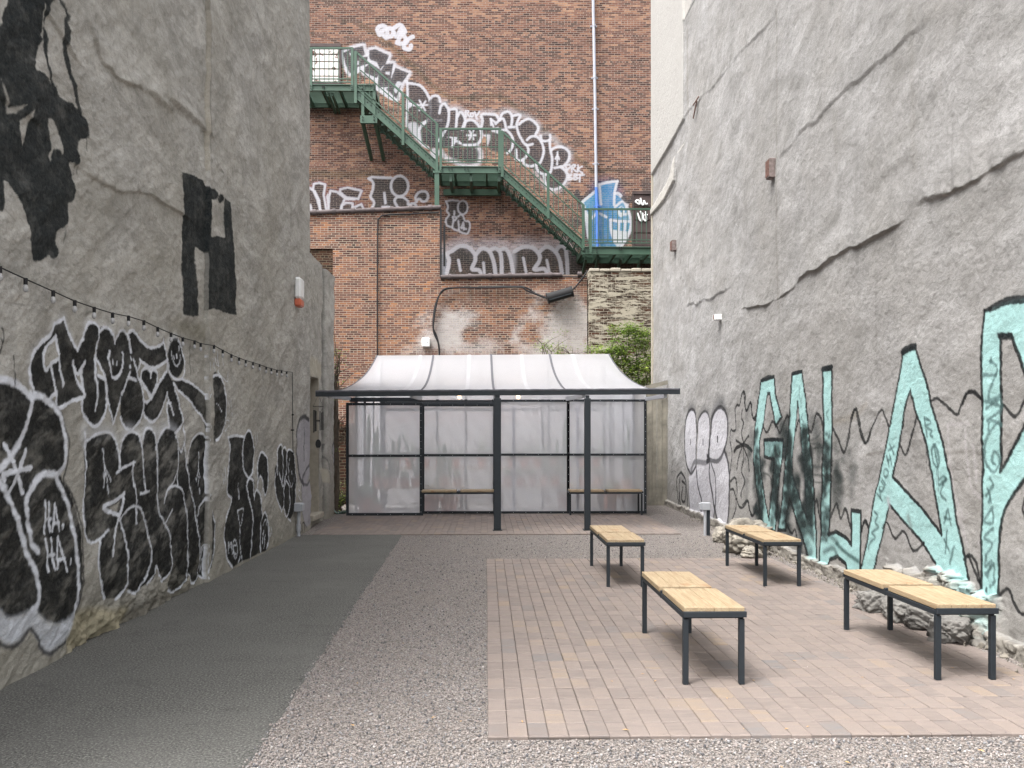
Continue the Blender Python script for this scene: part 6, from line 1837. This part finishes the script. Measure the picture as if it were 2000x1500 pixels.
# ================================================================ STRING LIGHTS
XSL = XL + .075
def onSL(px, py):
    dx, dy, dz = ray(px, py); t_ = XSL / dx; return (XSL, dy * t_, H + dz * t_)
SLP = P("-90,490 0,522 50,545 104,569 146,588 184,601 220,612 251,618 281,627 308,640 334,651 357,660 380,666 392,671 418,675 435,684 452,693 467,699 480,704 494,708 507,712 520,717 530,720 541,723 550,724 560,726 571,727")
sl = empty('string_lights', onSL(0, 520)); tag(sl, 'black cord of small clear bulbs drooping along the left wall', 'string lights')
mb = MB(); mb.tube([onSL(x, y) for x, y in SLP], .0045, 6); mb.tube([onSL(571, 727), onSL(572, 860), onSL(574, 985)], .006, 6)
mb.build('cord', M_BLACK, sl)
for i in range(1, len(SLP) - 1):
    c = Vector(onSL(*SLP[i]))
    mb = MB(); mb.tube([c + Vector((0, 0, .006)), c + Vector((0, 0, -.036))], .0125, 8); sk = mb.build('socket', M_BLACK, sl)
    mb = MB(); mb.lathe((c.x, c.y, c.z - .096), [(.004, .012), (.012, .018), (.017, .030), (.016, .042), (.010, .06)], 12); mb.build('bulb', M_GLASS, sk)
    mb = MB(); mb.tube([c + Vector((0, .004, -.05)), c + Vector((0, .006, -.075)), c + Vector((0, -.006, -.075)), c + Vector((0, -.004, -.05))], .0025, 4); mb.build('filament', M_WHITE, sk)
for py in (810, 840, 885):
    c = Vector(onSL(572.5, py)); mb = MB(); mb.box(c.x - .05, c.x + .01, c.y - .012, c.y + .012, c.z - .01, c.z + .01); mb.build('clip', M_BLACK, sl)

# ---- wall boxes
al = empty('alarm_box', (XL2, 13.5, 3.8)); tag(al, 'white alarm box with a faded red lower corner high on the left wall', 'alarm box')
y_, z_ = onL(580, 572)
mb = MB(); mb.box(XL2 - .02, XL2 + .09, y_ - .13, y_ + .13, z_ - .10, z_ + .23, .03); mb.build('box_cover', M_WHITE, al)
mb = MB(); mb.box(XL2 - .02, XL2 + .088, y_ - .12, y_ + .12, z_ - .22, z_ - .103, .02); mb.build('strobe_lens', M_ORANGE, al)
y_, z_ = onL(577, 990)
eb = empty('outlet_box', (XL2, y_, 0)); tag(eb, 'grey electrical outlet box on a short conduit at the foot of the left wall', 'outlet box')
mb = MB(); mb.box(XL2 - .02, XL2 + .1, y_ - .10, y_ + .10, z_ - .07, z_ + .06, .01); mb.build('box_body', M_GREY, eb)
mb = MB(); mb.box(XL2 + .101, XL2 + .125, y_ - .09, y_ + .09, z_ - .06, z_ + .05, .01); mb.build('box_lid', M_GREY, eb)
mb = MB(); mb.tube([(XL2 + .05, y_, 0), (XL2 + .05, y_, z_ - .07)], .028, 10); mb.build('conduit', M_GREY, eb)
mb = MB(); mb.tube([(XL2 + .05, y_, .1), (XL2 + .05, y_, .2)], .036, 10); mb.build('coupling', M_GREY, eb)
px_ = ground(1380, 1046)
pb = empty('outlet_post', (px_[0], px_[1], 0)); tag(pb, 'grey outlet box on a metal post standing in the gravel by the right wall', 'outlet box')
x_, y_ = px_[0], px_[1]
zt_, zb_ = zY(982, y_), zY(997, y_)
mb = MB(); mb.box(x_ - .09, x_ + .055, y_ - .05, y_ + .05, zb_, zt_, .008); mb.build('box_body', M_GREY, pb)
mb = MB(); mb.box(x_ - .12, x_ - .093, y_ - .045, y_ + .045, zb_ + .01, zt_ - .01, .008); mb.build('box_lid', M_GREY, pb)
mb = MB(); mb.box(x_ + .0, x_ + .05, y_ - .02, y_ + .02, -.02, zb_); mb.build('post', M_STEEL, pb)
mb = MB(); mb.tube([(x_ - .025, y_ - .01, 0), (x_ - .025, y_ - .01, zb_)], .024, 10); mb.build('conduit', M_GREY, pb)
def plate(px, py, w_, h_, mat, name, label, cat, th=.03, lines=3):
    y_, z_ = onR(px, py); x_ = rx(y_)
    t = empty(name, (x_, y_, z_)); tag(t, label, cat)
    mb = MB(); mb.box(x_ - .06 - th, x_ + .05, y_ - w_ / 2, y_ + w_ / 2, z_ - h_ / 2, z_ + h_ / 2, .004); mb.build('plate', mat, t)
    mb = MB()
    for k in range(lines):
        yy_ = y_ - w_ / 2 + w_ * (k + .5) / lines; mb.box(x_ - .06 - th - .012, x_ - .06 - th, yy_ - .012, yy_ + .012, z_ - h_ * .42, z_ + h_ * .42)
    mb.build('rib', MATS['rusty_steel'], t)
M_PL = mat_simple('stained_timber', (0.17, 0.135, 0.125), 0.85, 0.5, 14, .4)
plate(1512, 330, .15, .26, M_PL, 'timber_plug', 'brown ribbed timber plug at mid height of the right wall seam', 'wall plate')
plate(1319, 480, .17, .22, M_PL, 'timber_plug', 'small ribbed timber plug near the far edge of the right wall', 'wall plate')
plate(1407, 620, .16, .09, M_WHITE, 'junction_box', 'small white box fixed on the right wall above the ghost figures', 'box', .05, 1)
y_, z_ = onR(1361, 222); x_ = rx(y_)
o = MB(); o.bar((x_ - .045, y_ - .32, z_ + .20), (x_ - .07, y_ - .0, z_ + .16), .015, .02); o.bar((x_ - .05, y_ - .2, z_ + .17), (x_ - .045, y_ + .1, z_ - .05), .018, .03)
o = o.build('anchor_iron', M_RUST); tag(o, 'bent rusty iron stub sticking out high on the right wall', 'iron')
# wind chime hanging from the left end of the front beam
cx_, cy_, _z = onY(621.5, 775, YBM - .02)
wc = empty('wind_chime', (cx_, cy_, 2.25)); tag(wc, 'black tube wind chime hanging from the left end of the front beam', 'wind chime')
def Z(py): return zY(py, YBM)
mb = MB(); mb.tube([(cx_, cy_, Z(772)), (cx_ - .08, cy_, Z(794))], .002, 4); mb.tube([(cx_, cy_, Z(772)), (cx_ + .08, cy_, Z(794))], .002, 4); mb.tube([(cx_, cy_, Z(795)), (cx_, cy_, Z(862))], .002, 4); mb.build('string', M_BLACK, wc)
mb = MB(); mb.bar((cx_ - .085, cy_, Z(794)), (cx_ + .085, cy_, Z(794)), .008, .008); mb.build('top_bar', M_BLACK, wc)
for dx, a_, b_ in ((-.072, 801, 845), (-.052, 801, 843), (-.034, 803, 842), (.03, 803, 841), (.055, 806, 840), (.078, 804, 840)):
    mb = MB(); mb.tube([(cx_ + dx, cy_, Z(a_)), (cx_ + dx, cy_, Z(b_))], .0085, 8); mb.tube([(cx_ + dx, cy_, Z(794)), (cx_ + dx, cy_, Z(a_))], .0015, 4); mb.build('chime_tube', M_BLACK, wc)
mb = MB(); mb.tube([(cx_ - .03, cy_, Z(822)), (cx_ + .03, cy_, Z(822))], .012, 8); mb.build('clapper', M_BLACK, wc)
mb = MB(); mb.prism([(cx_ + .045 * math.cos(t) * (1 if math.sin(t) > -.2 else 1.0), Z(867) + .075 * max(math.sin(t), -.85)) for t in [i * 2 * math.pi / 20 for i in range(20)]], cy_ - .004, cy_ + .004); mb.build('wind_sail', M_BLACK, wc)
# hose
mb = MB(); q = [onY(640, 965, 17.6), onY(645, 985, 17.4), onY(653, 997, 17.2), onY(660, 1003, 17.1), onY(668, 1000, 17.2), onY(676, 999, 17.4)]
q = [(a, b, max(c, .02)) for a, b, c in crv([tuple(p) for p in q])]; mb.tube(q, .014, 8); mb.tube([(a + .05, b + .15, max(c - .02, .02)) for a, b, c in q], .014, 8)
o = mb.build('garden_hose', M_HOSE); tag(o, 'dark green garden hose lying in the corner left of the greenhouse', 'hose')

# ================================================================ ROCKS
def rock(name, c, size, seed, mat, label, cat='rock', group=None, sub=5, blocky=0.0):
    bm = bmesh.new(); bmesh.ops.create_icosphere(bm, subdivisions=sub, radius=1)
    vs = np.array([v_.co[:] for v_ in bm.verts])
    if blocky:
        m_ = np.abs(vs).max(1, keepdims=True); vs = vs * (1 - blocky) + vs / m_ * blocky * .85
    n = fbm(vs[:, 0] * 1.3 + seed, vs[:, 1] * 1.3 + vs[:, 2] * 1.1, 4, seed, .6) + fbm(vs[:, 2] * 2.1 + seed, vs[:, 0] * 2.1 - vs[:, 1], 4, seed + 3, .6)
    n2 = fbm(vs[:, 0] * 5 + seed, vs[:, 1] * 5 + vs[:, 2] * 4, 4, seed + 8, .65)
    n3 = np.abs(fbm(vs[:, 0] * 3.1 + seed, vs[:, 1] * 3.1 + vs[:, 2] * 2.7, 4, seed + 5, .65) - .5)
    n4 = fbm(vs[:, 0] * 13 + vs[:, 2] * 9, vs[:, 1] * 13 + seed, 3, seed + 2, .7)
    k = 1 + (n - 1.0)[:, None] * (0.7 * (1 - blocky * .6)) + (n2 - .5)[:, None] * .42 - n3[:, None] * .22 + (n4 - .5)[:, None] * .16
    vs = vs * k * np.array(size) / 2
    for v_, p in zip(bm.verts, vs): v_.co = p
    me = bpy.data.meshes.new(name); bm.to_mesh(me); bm.free()
    me.polygons.foreach_set('use_smooth', [True] * len(me.polygons)); me.materials.append(mat)
    o = bpy.data.objects.new(name, me); COL.objects.link(o); o.location = c; o.rotation_euler = (0, 0, seed * 1.3)
    tag(o, label, cat, group); return o
M_ROCK = mat_simple('pale_rubble', (0.225, 0.205, 0.172), 0.95, 0.5, 7, 0.9)
M_BLOCK = mat_simple('dark_block', (0.15, 0.143, 0.132), 0.95, 0.4, 12, 0.8)
p = ground(1440, 1085)
rock('boulder', (p[0] + .16, p[1] + .2, .15), (.60, .5, .42), 4, M_ROCK, 'large pale boulder behind the bench, at the foot of the right wall')
rock('boulder', (p[0] + .30, p[1] + .62, .2), (.62, .6, .46), 6, M_ROCK, 'flat-topped pale boulder tight against the right wall, behind the larger one')
p = ground(1402, 1062); rock('boulder', (p[0] + .14, p[1] + .2, .09), (.3, .3, .26), 7, M_ROCK, 'small pale boulder at the left end of the boulder pile')
p = ground(1455, 1092); rock('boulder', (p[0] + .1, p[1] + .05, .06), (.3, .25, .16), 8, M_ROCK, 'low brown stone in front of the boulder pile')
for k, (px, py, lb) in enumerate(((1700, 1202, 'dark concrete block at the far end of the rubble behind the right foreground bench'), (1748, 1222, 'dark concrete block in the middle of the rubble behind the right foreground bench'), (1800, 1240, 'cracked dark block nearest the camera in the rubble by the right wall'), (1838, 1262, 'broken grey block by the front legs of the right foreground bench'))):
    p = ground(px, py); rock('concrete_block', (p[0] + .14, p[1] + .14, .10), (.30, .40, .19), 11 + k, M_BLOCK, lb, 'block', 'blocks in the rubble at the wall foot', 5, .8)
# rubble crumbs
mb = MB(); rr = random.Random(12)
for k in range(420):
    y_ = rr.uniform(5.0, 16.5); x_ = rx(y_) - .05 - abs(rr.gauss(0, .09)); s_ = rr.uniform(.006, .026) * (1.3 if 6 < y_ < 9 or 10.5 < y_ < 13 else .8)
    c = Vector((x_, y_, (PZ if y_ < 11.02 and x_ < 3.64 else 0) + s_ * .5))
    vs = [c + Vector((rr.uniform(-1, 1), rr.uniform(-1, 1), rr.uniform(-.7, .7))) * s_ for _ in range(4)] + [c + Vector((0, 0, s_)), c + Vector((0, 0, -s_ * .6))]
    mb.add(vs, [(0, 1, 4), (1, 2, 4), (2, 3, 4), (3, 0, 4), (1, 0, 5), (2, 1, 5), (3, 2, 5), (0, 3, 5)])
o = mb.build('rubble_crumbs', M_ROCK); tag(o, 'small broken mortar crumbs lying along the foot of the right wall', 'rubble', kind='stuff')

# ================================================================ SMALL TREE
def tree(name, c, h, label, seed, boxes, nleaf, lw):
    rr = random.Random(seed)
    t = empty(name, c); tag(t, label, 'tree')
    mb = MB(); tips = []
    base = Vector(c)
    for b in range(9):
        p = base.copy(); pts = [p.copy()]
        cx, cy, cz, r = rr.choice(boxes)
        tgt = Vector((cx + rr.uniform(-r, r), cy + rr.uniform(-r * .5, r * .5), cz + rr.uniform(-r * .5, r)))
        for k in range(1, 9):
            f = k / 8; q = base.lerp(tgt, f); q.z = base.z + (tgt.z - base.z) * f ** .8
            q += Vector((rr.uniform(-.05, .05), rr.uniform(-.05, .05), rr.uniform(-.04, .04))); pts.append(q)
        mb.tube(pts, [.035 * (1 - .85 * i / 8) + .004 for i in range(9)], 6)
        tips += pts[3:]
        for k in range(5):
            s_ = pts[rr.randint(3, 8)]; e = s_ + Vector((rr.uniform(-.6, .6), rr.uniform(-.3, .3), rr.uniform(-.1, .5))); mid = s_.lerp(e, .5) + Vector((0, 0, .05))
            mb.tube([s_, mid, e], [.010, .007, .003], 5); tips += [mid, e, s_.lerp(e, .8)]
    mb.build('trunk', M_BARK, t)
    vs, fs, tone = [], [], []
    def leaf(p, tn):
        L = rr.uniform(.6, 1.2) * lw; a = rr.random() * 6.28; e = rr.uniform(-.6, .5)
        d = Vector((math.cos(a) * math.cos(e), math.sin(a) * math.cos(e), math.sin(e))); s_ = d.cross(Vector((rr.uniform(-.5, .5), rr.uniform(-.5, .5), 1))).normalized() * L * .28
        B = len(vs); vs.extend([p, p + d * L * .5 + s_, p + d * L, p + d * L * .5 - s_]); fs.append((B, B + 1, B + 2, B + 3)); tone.extend([tn] * 4)
    clumps = []
    for k in range(nleaf // 26):
        if rr.random() < .5:
            cc_ = rr.choice(tips) + Vector((rr.uniform(-.15, .15), rr.uniform(-.15, .15), rr.uniform(-.12, .12)))
        else:
            cx, cy, cz, r = rr.choice(boxes); a = rr.random() * 6.28; q = rr.random() ** .5 * r; cc_ = Vector((cx + math.cos(a) * q, cy + rr.uniform(-r, r) * .6, cz + math.sin(a) * q))
        clumps.append((cc_, rr.random()))
    for cc_, tn in clumps:
        R3 = rr.uniform(.05, .17)
        for k in range(26):
            leaf(cc_ + Vector((rr.gauss(0, R3), rr.gauss(0, R3), rr.gauss(0, R3 * .6))), min(1, max(0, tn * .7 + rr.uniform(0, .3))))
    me = bpy.data.meshes.new('crown'); me.from_pydata([tuple(p) for p in vs], [], fs); me.materials.append(M_LEAF)
    me.attributes.new('tone', 'FLOAT', 'POINT').data.foreach_set('value', tone)
    me.transform(Matrix.Translation(t.location).inverted())
    o = bpy.data.objects.new('crown', me); COL.objects.link(o); o.parent = t
YT = 22.3
def bx(px, py, r): x, y, z = onY(px, py, YT); return (x, YT, z, r)
bt = onY(1262, 900, YT)
tree('small_tree', (bt[0], YT, 0), 4, 'small bright green leafy tree behind the right end of the greenhouse roof', 5,
     [bx(1240, 700, .42), bx(1262, 720, .5), bx(1250, 665, .3), bx(1230, 645, .16), bx(1262, 680, .4), bx(1222, 720, .3), bx(1285, 710, .7), bx(1245, 735, .4), bx(1212, 685, .13), bx(1200, 700, .22), bx(1180, 690, .2), bx(1300, 760, .8), bx(1250, 655, .2), bx(1265, 740, .5)], 15000, .075)
YT = 23.6
tree('sapling', (onY(1090, 850, YT)[0], YT, 0), 3, 'thin sapling tip poking up just above the centre right of the greenhouse roof', 8, [bx(1072, 682, .16), bx(1093, 688, .14), bx(1105, 700, .2), bx(1060, 676, .06)], 1000, .07)
# climbing leaves at the corner of the left wing
YT = 17.3
tree('climbing_vine', (onY(656, 900, YT)[0], YT, 0), 3, 'few green vine leaves clinging to the corner of the left wing', 9, [bx(655, 715, .05), bx(656, 690, .04), bx(655, 745, .03)], 260, .06)
tree('weed', (onY(662, 1000, 18)[0], 18, 0), .5, 'low weeds growing in the gap left of the greenhouse', 10, [(onY(662, 975, 18)[0], 18, .22, .12)], 400, .05)
